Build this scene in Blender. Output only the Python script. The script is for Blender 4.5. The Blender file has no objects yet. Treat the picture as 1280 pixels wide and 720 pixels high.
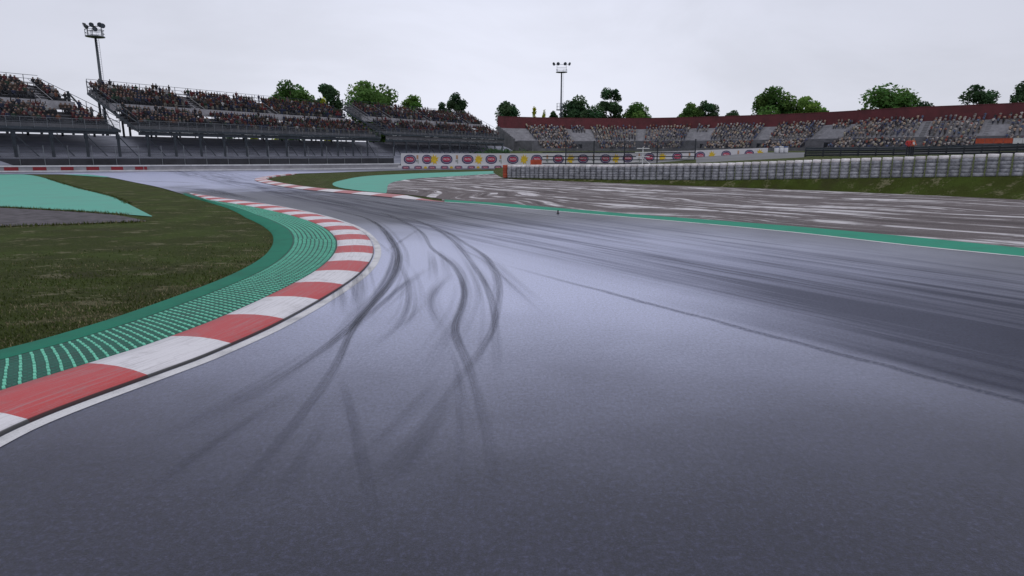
import bpy, bmesh, math, random
import numpy as np
from mathutils import Vector, Matrix, noise as mnoise
from mathutils.geometry import tessellate_polygon

random.seed(7); np.random.seed(7)
sc = bpy.context.scene
COL = sc.collection

# ------------------------------------------------------------------ survey of the place
# the photograph's camera stands 2 m above flat asphalt, pitched a little down; bearings and
# drops read from it are turned into metres on the ground here
FPX = 800.0
HCAM = 2.0
PITCH = math.atan((360 - 193) / FPX)
SP, CP = math.sin(PITCH), math.cos(PITCH)

def G(x, y, z=0.0):
    u = (x - 640) / FPX; v = (360 - y) / FPX
    t = (HCAM - z) / (SP - v * CP)
    return Vector((u * t, (CP + v * SP) * t, z))

def P(x, y, D):
    u = (x - 640) / FPX; v = (360 - y) / FPX
    t = D / (CP + v * SP)
    return Vector((u * t, D, HCAM - (SP - v * CP) * t))

def lerp_table(x, tab):
    if x <= tab[0][0]:
        a, b = tab[0], tab[1]
    elif x >= tab[-1][0]:
        a, b = tab[-2], tab[-1]
    else:
        for a, b in zip(tab, tab[1:]):
            if a[0] <= x <= b[0]: break
    t = (x - a[0]) / (b[0] - a[0])
    return a[1] + (b[1] - a[1]) * t

def catmull(pts, n=8):
    pts = [Vector(p) for p in pts]
    out = []
    for i in range(len(pts) - 1):
        p0 = pts[max(i - 1, 0)]; p1 = pts[i]; p2 = pts[i + 1]; p3 = pts[min(i + 2, len(pts) - 1)]
        # chordal-ish tangents keep the long far spans tidy
        d1 = max((p2 - p1).length, 1e-6); d0 = max((p1 - p0).length, 1e-6) if i > 0 else d1
        d2 = max((p3 - p2).length, 1e-6) if i + 2 < len(pts) else d1
        m1 = (p2 - p0) * (d1 / (d0 + d1)); m2 = (p3 - p1) * (d1 / (d1 + d2))
        for k in range(n):
            t = k / n
            h = (2*t**3 - 3*t**2 + 1, t**3 - 2*t**2 + t, -2*t**3 + 3*t**2, t**3 - t**2)
            out.append(p1*h[0] + m1*h[1] + p2*h[2] + m2*h[3])
    out.append(pts[-1])
    return out

def resample(pts, step):
    L = [0.0]
    for a, b in zip(pts, pts[1:]): L.append(L[-1] + (b - a).length)
    n = max(2, int(round(L[-1] / step)) + 1)
    out = []; j = 0
    for i in range(n):
        s = L[-1] * i / (n - 1)
        while j < len(L) - 2 and L[j + 1] < s: j += 1
        t = (s - L[j]) / max(L[j + 1] - L[j], 1e-9)
        out.append(pts[j].lerp(pts[j + 1], min(max(t, 0), 1)))
    return out, L[-1]

# ------------------------------------------------------------------ materials
def new_mat(name):
    m = bpy.data.materials.new(name); m.use_nodes = True
    nt = m.node_tree
    b = nt.nodes['Principled BSDF']
    return m, nt, b

def N(nt, t, **kw):
    n = nt.nodes.new(t)
    for k, v in kw.items():
        if k in n.inputs.keys(): n.inputs[k].default_value = v
        else: setattr(n, k, v)
    return n

def ramp(nt, fac, stops):
    r = nt.nodes.new('ShaderNodeValToRGB')
    cr = r.color_ramp
    while len(cr.elements) < len(stops): cr.elements.new(0.5)
    for e, (p, c) in zip(cr.elements, stops):
        e.position = p
        e.color = (c, c, c, 1) if isinstance(c, (int, float)) else (*c, 1)
    nt.links.new(fac, r.inputs['Fac'])
    return r.outputs['Color']

def mix(nt, fac, a, b, blend='MIX'):
    m = nt.nodes.new('ShaderNodeMix'); m.data_type = 'RGBA'; m.blend_type = blend
    for idx, val in ((0, fac), (6, a), (7, b)):
        s = m.inputs[idx]
        if hasattr(val, 'links'): nt.links.new(val, s)
        elif idx == 0: s.default_value = val
        else: s.default_value = (*val, 1) if len(val) == 3 else val
    return m.outputs[2]

def math_(nt, op, a, b=None, clamp=False):
    m = nt.nodes.new('ShaderNodeMath'); m.operation = op; m.use_clamp = clamp
    for i, val in enumerate((a, b)):
        if val is None: continue
        if hasattr(val, 'links'): nt.links.new(val, m.inputs[i])
        else: m.inputs[i].default_value = val
    return m.outputs[0]

def smooth(nt, x, lo, hi):
    m = nt.nodes.new('ShaderNodeMapRange'); m.interpolation_type = 'SMOOTHSTEP'
    nt.links.new(x, m.inputs[0]); m.inputs[1].default_value = lo; m.inputs[2].default_value = hi
    m.inputs[3].default_value = 0; m.inputs[4].default_value = 1
    return m.outputs[0]

def coords(nt, kind='Object', scale=(1, 1, 1), rot=(0, 0, 0)):
    tc = nt.nodes.new('ShaderNodeTexCoord'); mp = nt.nodes.new('ShaderNodeMapping')
    mp.inputs['Scale'].default_value = scale; mp.inputs['Rotation'].default_value = rot
    nt.links.new(tc.outputs[kind], mp.inputs['Vector'])
    return mp.outputs[0]

def noise(nt, vec, scale, detail=4, rough=0.6, dist=0.0):
    n = nt.nodes.new('ShaderNodeTexNoise')
    n.inputs['Scale'].default_value = scale; n.inputs['Detail'].default_value = detail
    n.inputs['Roughness'].default_value = rough; n.inputs['Distortion'].default_value = dist
    nt.links.new(vec, n.inputs['Vector'])
    return n.outputs['Fac']

def bump(nt, b, h, strength, dist):
    n = nt.nodes.new('ShaderNodeBump'); n.inputs['Strength'].default_value = strength
    n.inputs['Distance'].default_value = dist
    nt.links.new(h, n.inputs['Height']); nt.links.new(n.outputs[0], b.inputs['Normal'])

def simple(name, col, rough=0.6, metal=0.0, var=0.25, scale=3.0, bumpd=0.0):
    m, nt, b = new_mat(name)
    v = coords(nt)
    f = noise(nt, v, scale, 5, 0.65)
    lo = tuple(c * (1 - var) for c in col); hi = tuple(min(1, c * (1 + var)) for c in col)
    nt.links.new(ramp(nt, f, [(0.3, lo), (0.7, hi)]), b.inputs['Base Color'])
    b.inputs['Roughness'].default_value = rough; b.inputs['Metallic'].default_value = metal
    if bumpd: bump(nt, b, f, 0.5, bumpd)
    return m

def set_in(nt, sock, b, name): nt.links.new(sock, b.inputs[name])

# --- asphalt: laid in lanes, polished and streaked along the straight
m, nt, b = new_mat('asphalt'); M_ASPH = m
pos = coords(nt)
STR = math.atan2(0.543, 0.84)     # heading of the straight, turned left of the view
rot = nt.nodes.new('ShaderNodeVectorRotate'); rot.rotation_type = 'Z_AXIS'
rot.inputs['Angle'].default_value = -STR
nt.links.new(pos, rot.inputs['Vector'])
sep = nt.nodes.new('ShaderNodeSeparateXYZ'); nt.links.new(rot.outputs[0], sep.inputs[0])
bx, ay = sep.outputs[0], sep.outputs[1]       # bx: across the straight, ay: along it
def stretched(sx, sy, scale, detail=5, rough=.6):
    mp = nt.nodes.new('ShaderNodeMapping'); mp.inputs['Scale'].default_value = (sx, sy, 1)
    nt.links.new(rot.outputs[0], mp.inputs['Vector'])
    return noise(nt, mp.outputs[0], scale, detail, rough)
streak = stretched(2.2, 0.09, 1.0, 6, .65)
streak2 = stretched(7.0, 0.18, 1.0, 4, .6)
patch = noise(nt, pos, 0.25, 5, .6)
grain = noise(nt, pos, 75, 4, .85)
grain2 = noise(nt, pos, 22, 6, .85)
wob = math_(nt, 'MULTIPLY', math_(nt, 'SUBTRACT', patch, 0.5), 0.5)
bxw = math_(nt, 'ADD', bx, wob)
lane_in = math_(nt, 'MAXIMUM', smooth(nt, bxw, 6.2, 8.4), math_(nt, 'MULTIPLY', smooth(nt, bxw, 6.15, 6.5), math_(nt, 'SUBTRACT', 1.0, math_(nt, 'MULTIPLY', smooth(nt, ay, 2.5, 7.0), .85))))
lane_out = math_(nt, 'SUBTRACT', 1.0, smooth(nt, bxw, 8.4, 13.2))
ayw = math_(nt, 'ADD', ay, math_(nt, 'MULTIPLY', math_(nt, 'SUBTRACT', streak, .5), 16.0))
lane_len = math_(nt, 'SUBTRACT', 1.0, math_(nt, 'MULTIPLY', smooth(nt, ayw, 2.5, 11.5), .72))
lane = math_(nt, 'MULTIPLY', math_(nt, 'MULTIPLY', lane_in, lane_out), lane_len)
lane = math_(nt, 'MULTIPLY', lane, math_(nt, 'ADD', .78, math_(nt, 'MULTIPLY', smooth(nt, streak, .36, .60), .27)))
rline = math_(nt, 'MULTIPLY', smooth(nt, bx, 6.3, 8.5), math_(nt, 'SUBTRACT', 1.0, smooth(nt, bx, 12.5, 14.5)))
strk = math_(nt, 'MULTIPLY', smooth(nt, streak, .42, .62), rline)
strk = math_(nt, 'MULTIPLY', strk, .42)
strk2 = math_(nt, 'MULTIPLY', math_(nt, 'MULTIPLY', smooth(nt, streak2, .45, .7), rline), .4)
dark = math_(nt, 'ADD', math_(nt, 'MULTIPLY', lane, 1.0), math_(nt, 'ADD', strk, strk2), clamp=True)
# the joint between the two layings
joint = math_(nt, 'ABSOLUTE', math_(nt, 'SUBTRACT', bxw, 6.2))
joint = math_(nt, 'SUBTRACT', 1.0, smooth(nt, joint, .015, .09))
joint = math_(nt, 'MULTIPLY', joint, math_(nt, 'MULTIPLY', smooth(nt, grain2, .3, .6), .9))
joint = math_(nt, 'MULTIPLY', joint, math_(nt, 'SUBTRACT', 1.0, smooth(nt, ay, 6.0, 11.0)))
dark = math_(nt, 'MAXIMUM', dark, joint)
base = ramp(nt, grain, [(0.28, (.005, .005, .011)), (0.5, (.015, .016, .034)), (0.72, (.052, .055, .11))])
mott = noise(nt, pos, 9, 5, .75)
base = mix(nt, math_(nt, 'MULTIPLY', patch, .35), base, (.017, .018, .038))
base = mix(nt, math_(nt, 'MULTIPLY', smooth(nt, grain2, .5, .64), .7), base, (.048, .051, .10))
base = mix(nt, math_(nt, 'MULTIPLY', math_(nt, 'SUBTRACT', 1.0, smooth(nt, grain2, .34, .47)), .8), base, (.008, .008, .014))
base = mix(nt, math_(nt, 'MULTIPLY', smooth(nt, mott, .5, .7), .3), base, (.036, .038, .075))
dustf = math_(nt, 'MULTIPLY', smooth(nt, noise(nt, pos, .55, 6, .65), .42, .72), math_(nt, 'SUBTRACT', 1.0, dark))
base = mix(nt, math_(nt, 'MULTIPLY', dustf, .16), base, (.085, .09, .16))
# pale patch near the kerb: wear plus sky sheen painted into the colour
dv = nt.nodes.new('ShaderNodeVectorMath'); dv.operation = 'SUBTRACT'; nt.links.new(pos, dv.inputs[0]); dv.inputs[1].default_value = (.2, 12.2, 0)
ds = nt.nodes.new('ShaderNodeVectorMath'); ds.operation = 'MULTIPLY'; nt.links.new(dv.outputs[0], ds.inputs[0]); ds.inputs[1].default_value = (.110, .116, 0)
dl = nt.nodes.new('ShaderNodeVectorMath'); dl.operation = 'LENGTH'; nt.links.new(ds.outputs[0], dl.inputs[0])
worn_sheen = math_(nt, 'SUBTRACT', 1.0, smooth(nt, math_(nt, 'ADD', dl.outputs['Value'], math_(nt, 'MULTIPLY', math_(nt, 'SUBTRACT', patch, .5), .4)), .28, 1.10))
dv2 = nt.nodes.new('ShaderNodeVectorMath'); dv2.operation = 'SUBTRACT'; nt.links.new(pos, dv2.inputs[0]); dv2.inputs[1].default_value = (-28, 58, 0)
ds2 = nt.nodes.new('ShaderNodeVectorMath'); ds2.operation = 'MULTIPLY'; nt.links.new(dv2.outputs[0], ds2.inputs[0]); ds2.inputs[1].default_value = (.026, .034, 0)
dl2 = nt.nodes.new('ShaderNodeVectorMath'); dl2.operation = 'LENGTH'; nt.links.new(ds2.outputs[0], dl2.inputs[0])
far_sheen = math_(nt, 'SUBTRACT', 1.0, smooth(nt, math_(nt, 'ADD', dl2.outputs['Value'], math_(nt, 'MULTIPLY', math_(nt, 'SUBTRACT', patch, .5), .8)), .45, 1.0))  # far pale zone: grazing sky sheen painted into the asphalt colour
worn_sheen = math_(nt, 'MAXIMUM', worn_sheen, far_sheen)
base = mix(nt, math_(nt, 'MULTIPLY', worn_sheen, .85), base, (.52, .55, .78))
base = mix(nt, math_(nt, 'MULTIPLY', dark, .8), base, (.024, .026, .046))
aniso = noise(nt, coords(nt, scale=(1, .45, 1)), 42, 5, .9)
gmul = math_(nt, 'ADD', math_(nt, 'MULTIPLY', smooth(nt, aniso, .36, .64), .46), math_(nt, 'MULTIPLY', smooth(nt, grain2, .32, .68), .36))
gv = nt.nodes.new('ShaderNodeVectorMath'); gv.operation = 'SCALE'; nt.links.new(base, gv.inputs[0]); nt.links.new(math_(nt, 'ADD', gmul, .58), gv.inputs['Scale'])
base = gv.outputs[0]
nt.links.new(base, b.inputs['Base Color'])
rg = math_(nt, 'ADD', math_(nt, 'MULTIPLY', dark, .26), math_(nt, 'MULTIPLY', math_(nt, 'SUBTRACT', grain2, .5), .15))
rg = math_(nt, 'ADD', rg, math_(nt, 'MULTIPLY', math_(nt, 'SUBTRACT', patch, .5), .12))
nt.links.new(math_(nt, 'ADD', rg, .33), b.inputs['Roughness'])
nt.links.new(math_(nt, 'SUBTRACT', .5, math_(nt, 'MULTIPLY', dark, .34)), b.inputs['Specular IOR Level'])
h = math_(nt, 'ADD', grain, math_(nt, 'MULTIPLY', grain2, 1.2))
bump(nt, b, h, .3, .006)

# --- rubber marks
m, nt, b = new_mat('tyre_rubber_mark'); M_MARK = m
uvn = nt.nodes.new('ShaderNodeUVMap'); uvn.uv_map = 'UVMap'
su = nt.nodes.new('ShaderNodeSeparateXYZ'); nt.links.new(uvn.outputs[0], su.inputs[0])
vc = nt.nodes.new('ShaderNodeVertexColor'); vc.layer_name = 'op'
ed = math_(nt, 'ABSOLUTE', math_(nt, 'SUBTRACT', math_(nt, 'MULTIPLY', su.outputs[1], 2.0), 1.0))
ed = math_(nt, 'SUBTRACT', 1.0, smooth(nt, ed, .45, 1.0))
mp = nt.nodes.new('ShaderNodeMapping'); mp.inputs['Scale'].default_value = (.5, 9, 1); nt.links.new(uvn.outputs[0], mp.inputs[0])
n1 = smooth(nt, noise(nt, mp.outputs[0], 1.0, 5, .75), .30, .66)
n2 = noise(nt, coords(nt), 60, 3, .7)
op = math_(nt, 'MULTIPLY', ed, math_(nt, 'ADD', math_(nt, 'MULTIPLY', n1, .9), math_(nt, 'MULTIPLY', n2, .5)))
op = math_(nt, 'MULTIPLY', op, vc.outputs[0], clamp=True)
tr = nt.nodes.new('ShaderNodeBsdfTransparent'); ms = nt.nodes.new('ShaderNodeMixShader')
b.inputs['Base Color'].default_value = (.024, .025, .04, 1); b.inputs['Roughness'].default_value = .55
b.inputs['Specular IOR Level'].default_value = .3
out = nt.nodes['Material Output']
nt.links.new(op, ms.inputs[0]); nt.links.new(tr.outputs[0], ms.inputs[1]); nt.links.new(b.outputs[0], ms.inputs[2])
nt.links.new(ms.outputs[0], out.inputs['Surface'])

# --- kerb paint (u along in metres, v across)
def kerb_mat(name, s0, period, ca, cb):
    m, nt, b = new_mat(name)
    uvn = nt.nodes.new('ShaderNodeUVMap'); uvn.uv_map = 'UVMap'
    su = nt.nodes.new('ShaderNodeSeparateXYZ'); nt.links.new(uvn.outputs[0], su.inputs[0])
    x = math_(nt, 'DIVIDE', math_(nt, 'SUBTRACT', su.outputs[0], s0), period * 2)
    fr = math_(nt, 'FRACT', math_(nt, 'ADD', x, 100.0))
    isred = math_(nt, 'LESS_THAN', fr, 0.5)
    mp = nt.nodes.new('ShaderNodeMapping'); mp.inputs['Scale'].default_value = (1.2, 26, 1); nt.links.new(uvn.outputs[0], mp.inputs[0])
    scr = noise(nt, mp.outputs[0], 1.0, 5, .75)
    v = coords(nt)
    wear = noise(nt, v, 3.0, 6, .7); fine = noise(nt, v, 45, 3, .7)
    c = mix(nt, isred, cb, ca)
    c = mix(nt, math_(nt, 'MULTIPLY', smooth(nt, scr, .46, .70), .5), c, (.30, .28, .30))
    c = mix(nt, math_(nt, 'MULTIPLY', smooth(nt, wear, .5, .8), .5), c, (.22, .2, .21))
    c = mix(nt, math_(nt, 'MULTIPLY', smooth(nt, fine, .5, .8), .3), c, (.32, .3, .31))
    # shadow line of the kerb step, painted dark along the lip
    lip = math_(nt, 'SUBTRACT', 1.0, smooth(nt, su.outputs[1], .008, .026))
    c = mix(nt, math_(nt, 'MULTIPLY', lip, .95), c, (.012, .012, .014))
    nt.links.new(c, b.inputs['Base Color']); b.inputs['Roughness'].default_value = .55
    bump(nt, b, math_(nt, 'ADD', scr, math_(nt, 'MULTIPLY', fine, .6)), .4, .008)
    return m

def paint_mat(name, col, dirt, amount=.5, rough=.55, sc_=1.2):
    m, nt, b = new_mat(name)
    v = coords(nt)
    w = noise(nt, v, sc_, 6, .68); fine = noise(nt, v, 60, 3, .7)
    c = mix(nt, math_(nt, 'MULTIPLY', smooth(nt, w, .42, .75), amount), col, dirt)
    c = mix(nt, math_(nt, 'MULTIPLY', smooth(nt, fine, .45, .8), amount * .7), c, dirt)
    nt.links.new(c, b.inputs['Base Color']); b.inputs['Roughness'].default_value = rough; b.inputs['Specular IOR Level'].default_value = .18
    bump(nt, b, fine, .3, .004)
    return m

M_GREEN = paint_mat('green_kerb_paint', (.016, .19, .12), (.02, .10, .07), .5, .8)
M_TEAL = paint_mat('teal_runoff_paint', (.115, .40, .315), (.15, .29, .25), .6, .7, .5)
M_STRIP = paint_mat('green_verge_paint', (.03, .27, .18), (.04, .15, .11), .4, .8)
M_GUTTER = paint_mat('worn_green_concrete', (.022, .115, .085), (.035, .05, .048), .7, .6, 2.5)
M_RIB = paint_mat('green_rib_paint', (.03, .16, .115), (.04, .07, .06), .7, .6, 6)
M_BUMP = paint_mat('bright_green_bump', (.17, .60, .43), (.08, .32, .23), .4, .5, 3)
M_WLINE = paint_mat('white_line_paint', (.68, .67, .70), (.2, .2, .22), .6, .5, 2.0)

# --- grass
m, nt, b = new_mat('grass_turf'); M_GRASS = m
v = coords(nt)
big = noise(nt, coords(nt, scale=(1, 2.4, 1), rot=(0, 0, .5)), .35, 5, .6); mid = noise(nt, coords(nt, scale=(.6, 1.1, 1), rot=(0, 0, .4)), 1.5, 6, .7); fine = noise(nt, v, 38, 4, .75)
c = ramp(nt, fine, [(.3, (.014, .020, .003)), (.52, (.046, .060, .010)), (.75, (.10, .115, .026))])
c = mix(nt, math_(nt, 'MULTIPLY', smooth(nt, big, .5, .7), .6), c, (.050, .046, .022))
c = mix(nt, math_(nt, 'MULTIPLY', smooth(nt, noise(nt, v, .5, 5, .65), .45, .62), .6), c, (.060, .092, .014))
fleck = noise(nt, coords(nt, scale=(.6, 1, 1)), 14, 4, .8)
spk = math_(nt, 'MULTIPLY', smooth(nt, math_(nt, 'ADD', mid, math_(nt, 'MULTIPLY', math_(nt, 'SUBTRACT', fleck, .5), .55)), .56, .66), .85)
c = mix(nt, spk, c, (.185, .17, .105))
drk = math_(nt, 'SUBTRACT', 1.0, smooth(nt, fleck, .30, .46))
c = mix(nt, math_(nt, 'MULTIPLY', drk, .7), c, (.010, .014, .004))
nt.links.new(c, b.inputs['Base Color']); b.inputs['Roughness'].default_value = .9
b.inputs['Specular IOR Level'].default_value = .15
bump(nt, b, math_(nt, 'ADD', fine, mid), .9, .05)

m, nt, b = new_mat('grass_blade'); M_BLADE = m
vc = nt.nodes.new('ShaderNodeVertexColor'); vc.layer_name = 'col'
nt.links.new(vc.outputs[0], b.inputs['Base Color']); b.inputs['Roughness'].default_value = .75
b.inputs['Specular IOR Level'].default_value = .2

# --- gravel, raked and driven over
m, nt, b = new_mat('gravel'); M_GRAVEL = m
v = coords(nt)
warp = nt.nodes.new('ShaderNodeTexNoise'); warp.inputs['Scale'].default_value = .06; warp.inputs['Detail'].default_value = 2
nt.links.new(v, warp.inputs['Vector'])
va = nt.nodes.new('ShaderNodeVectorMath'); va.operation = 'MULTIPLY_ADD'
nt.links.new(warp.outputs['Color'], va.inputs[0]); va.inputs[1].default_value = (13, 13, 0); nt.links.new(v, va.inputs[2])
mp = nt.nodes.new('ShaderNodeMapping'); mp.inputs['Rotation'].default_value = (0, 0, -.66); mp.inputs['Scale'].default_value = (1.15, .07, 1)
rt = nt.nodes.new('ShaderNodeVectorRotate'); rt.rotation_type = 'Z_AXIS'; rt.inputs['Angle'].default_value = -.64
nt.links.new(va.outputs[0], rt.inputs['Vector'])
mp = nt.nodes.new('ShaderNodeMapping'); mp.inputs['Scale'].default_value = (1.4, .085, 1); nt.links.new(rt.outputs[0], mp.inputs[0])
rows = noise(nt, mp.outputs[0], 1.0, 5, .65)
mp2 = nt.nodes.new('ShaderNodeMapping'); mp2.inputs['Scale'].default_value = (.35, .9, 1); mp2.inputs['Rotation'].default_value = (0, 0, 1.0)
nt.links.new(va.outputs[0], mp2.inputs[0])
rows2 = noise(nt, mp2.outputs[0], 1.0, 5, .7)
st = noise(nt, v, 28, 4, .8)
c = ramp(nt, st, [(.25, (.088, .070, .072)), (.5, (.165, .140, .145)), (.8, (.30, .275, .29))])
brk = smooth(nt, noise(nt, v, .55, 4, .7), .36, .56)
c = mix(nt, math_(nt, 'MULTIPLY', math_(nt, 'MULTIPLY', smooth(nt, rows, .51, .58), .95), brk), c, (.74, .71, .75))
c = mix(nt, math_(nt, 'MULTIPLY', smooth(nt, rows2, .57, .68), .4), c, (.55, .53, .56))
c = mix(nt, math_(nt, 'MULTIPLY', math_(nt, 'SUBTRACT', 1.0, smooth(nt, rows, .36, .48)), .7), c, (.075, .06, .064))
nt.links.new(c, b.inputs['Base Color']); b.inputs['Roughness'].default_value = .9
b.inputs['Specular IOR Level'].default_value = .25
bump(nt, b, math_(nt, 'ADD', math_(nt, 'MULTIPLY', rows, 3.0), math_(nt, 'ADD', st, rows2)), .8, .06)

M_OLDASPH = simple('old_asphalt', (.075, .066, .076), .9, 0, .65, 2.2, .03)
M_ROADGREY = simple('access_road_asphalt', (.11, .11, .12), .6, 0, .25, .4)
M_PALECON = simple('pale_concrete', (.15, .15, .16), .9, 0, .15, .6)
M_CONC = simple('concrete', (.30, .295, .32), .75, 0, .25, .8, .004)
M_DCONC = simple('dark_concrete', (.12, .12, .135), .75, 0, .35, .6)
M_STEEL = simple('painted_steel', (.05, .062, .078), .5, .3, .3, 1.2)
M_KICK = simple('dark_rubber_sheet', (.035, .036, .046), .8, 0, .4, .5)
M_DIRT = simple('dark_dirt', (.045, .043, .048), .9, 0, .5, .4)
M_DSTEEL = simple('dark_steel', (.022, .026, .034), .5, .3, .3, 1.2)
M_GALV = simple('galvanised_steel', (.22, .235, .26), .45, .6, .25, 2.0)
M_WHITE = simple('white_paint', (.62, .62, .65), .55, 0, .18, 1.5)
M_RED = simple('barrier_red', (.24, .012, .02), .55, 0, .25, 1.5)
M_PARAPET = simple('maroon_panel', (.105, .016, .022), .6, 0, .3, .35)
M_PURPLE = simple('logo_purple', (.040, .018, .095), .5, 0, .1)
M_LOGORED = simple('logo_red', (.42, .025, .07), .5, 0, .1)
M_LOGOWHITE = simple('logo_white', (.56, .55, .58), .5, 0, .05)
M_YELLOW = simple('emblem_yellow', (.62, .42, .02), .5, 0, .2, 2)
M_ORANGE = simple('safety_orange', (.42, .065, .025), .5, 0, .25, 1.5)
M_BLUE = simple('barrier_blue', (.04, .08, .22), .5, 0, .2)
M_LENS = simple('lamp_glass', (.10, .12, .15), .15, 0, .2)
M_BARK = simple('bark', (.06, .045, .032), .9, 0, .4, 4)
M_SKIN = simple('skin', (.22, .14, .11), .6, 0, .1)
M_HAIR = simple('hair', (.03, .02, .015), .6, 0, .3)
M_DKTROU = simple('dark_trousers', (.02, .022, .032), .8, 0, .2)
M_RUBBER = simple('black_plastic', (.015, .015, .017), .6, 0, .2)

# embankment: banked dark asphalt-grey slope with horizontal seams
m, nt, b = new_mat('embankment_sheet'); M_EMB = m
v = coords(nt, scale=(.08, .08, 1.0))
s1 = noise(nt, v, 3.0, 5, .6)
c = ramp(nt, s1, [(.3, (.16, .17, .215)), (.7, (.29, .30, .37))])
nt.links.new(c, b.inputs['Base Color']); b.inputs['Roughness'].default_value = .8

# tyres painted white, weathered
def tyre_mat(name, col, dirt, amt):
    m, nt, b = new_mat(name)
    oi = nt.nodes.new('ShaderNodeObjectInfo')
    v = coords(nt)
    ad = nt.nodes.new('ShaderNodeVectorMath'); ad.operation = 'ADD'
    nt.links.new(v, ad.inputs[0])
    cmb = nt.nodes.new('ShaderNodeCombineXYZ')
    nt.links.new(math_(nt, 'MULTIPLY', oi.outputs['Random'], 50.0), cmb.inputs[0])
    nt.links.new(cmb.outputs[0], ad.inputs[1])
    w = noise(nt, ad.outputs[0], 5.0, 5, .7)
    c = mix(nt, math_(nt, 'MULTIPLY', smooth(nt, w, .35, .7), amt), col, dirt)
    k = math_(nt, 'ADD', .72, math_(nt, 'MULTIPLY', oi.outputs['Random'], .4))
    hsv = nt.nodes.new('ShaderNodeHueSaturation'); nt.links.new(c, hsv.inputs['Color']); nt.links.new(k, hsv.inputs['Value'])
    nt.links.new(hsv.outputs[0], b.inputs['Base Color']); b.inputs['Roughness'].default_value = .6
    return m
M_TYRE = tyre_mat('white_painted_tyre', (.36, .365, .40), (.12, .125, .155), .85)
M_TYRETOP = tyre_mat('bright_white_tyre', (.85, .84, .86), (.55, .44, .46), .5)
M_TYREOR = tyre_mat('orange_painted_tyre', (.45, .075, .03), (.16, .03, .02), .6)

# wire mesh sheets: a woven grid of thin wires
def mesh_mat(name, col, per, fill):
    m, nt, b = new_mat(name)
    uvn = nt.nodes.new('ShaderNodeUVMap'); uvn.uv_map = 'UVMap'
    su = nt.nodes.new('ShaderNodeSeparateXYZ'); nt.links.new(uvn.outputs[0], su.inputs[0])
    fx = math_(nt, 'LESS_THAN', math_(nt, 'FRACT', math_(nt, 'DIVIDE', su.outputs[0], per)), fill)
    fy = math_(nt, 'LESS_THAN', math_(nt, 'FRACT', math_(nt, 'DIVIDE', su.outputs[1], per)), fill)
    f = math_(nt, 'MAXIMUM', fx, fy)
    tr = nt.nodes.new('ShaderNodeBsdfTransparent'); ms = nt.nodes.new('ShaderNodeMixShader')
    b.inputs['Base Color'].default_value = (*col, 1); b.inputs['Roughness'].default_value = .5
    nt.links.new(f, ms.inputs[0]); nt.links.new(tr.outputs[0], ms.inputs[1]); nt.links.new(b.outputs[0], ms.inputs[2])
    nt.links.new(ms.outputs[0], nt.nodes['Material Output'].inputs['Surface'])
    return m
M_NET = mesh_mat('dark_wire_mesh', (.03, .034, .045), .06, .19)
M_NETL = mesh_mat('grey_wire_mesh', (.07, .08, .10), .06, .13)

# foliage, tinted leaf by leaf
def leaf_mat(name):
    m, nt, b = new_mat(name)
    vc = nt.nodes.new('ShaderNodeVertexColor'); vc.layer_name = 'col'
    nt.links.new(vc.outputs[0], b.inputs['Base Color']); b.inputs['Roughness'].default_value = .7
    b.inputs['Specular IOR Level'].default_value = .25
    tl = nt.nodes.new('ShaderNodeBsdfTranslucent'); nt.links.new(vc.outputs[0], tl.inputs['Color'])
    ms = nt.nodes.new('ShaderNodeMixShader'); ms.inputs[0].default_value = .42
    nt.links.new(b.outputs[0], ms.inputs[1]); nt.links.new(tl.outputs[0], ms.inputs[2])
    nt.links.new(ms.outputs[0], nt.nodes['Material Output'].inputs['Surface'])
    return m
M_LEAF = leaf_mat('tree_leaves')
m, nt, b = new_mat('crowd_cloth'); M_CROWD = m
vc = nt.nodes.new('ShaderNodeVertexColor'); vc.layer_name = 'col'
nt.links.new(vc.outputs[0], b.inputs['Base Color']); b.inputs['Roughness'].default_value = .8
b.inputs['Specular IOR Level'].default_value = .2

# ------------------------------------------------------------------ mesh building
ORG = {}
def org(o): return ORG.get(o.name, Vector((0, 0, 0))) if o else Vector((0, 0, 0))

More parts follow.
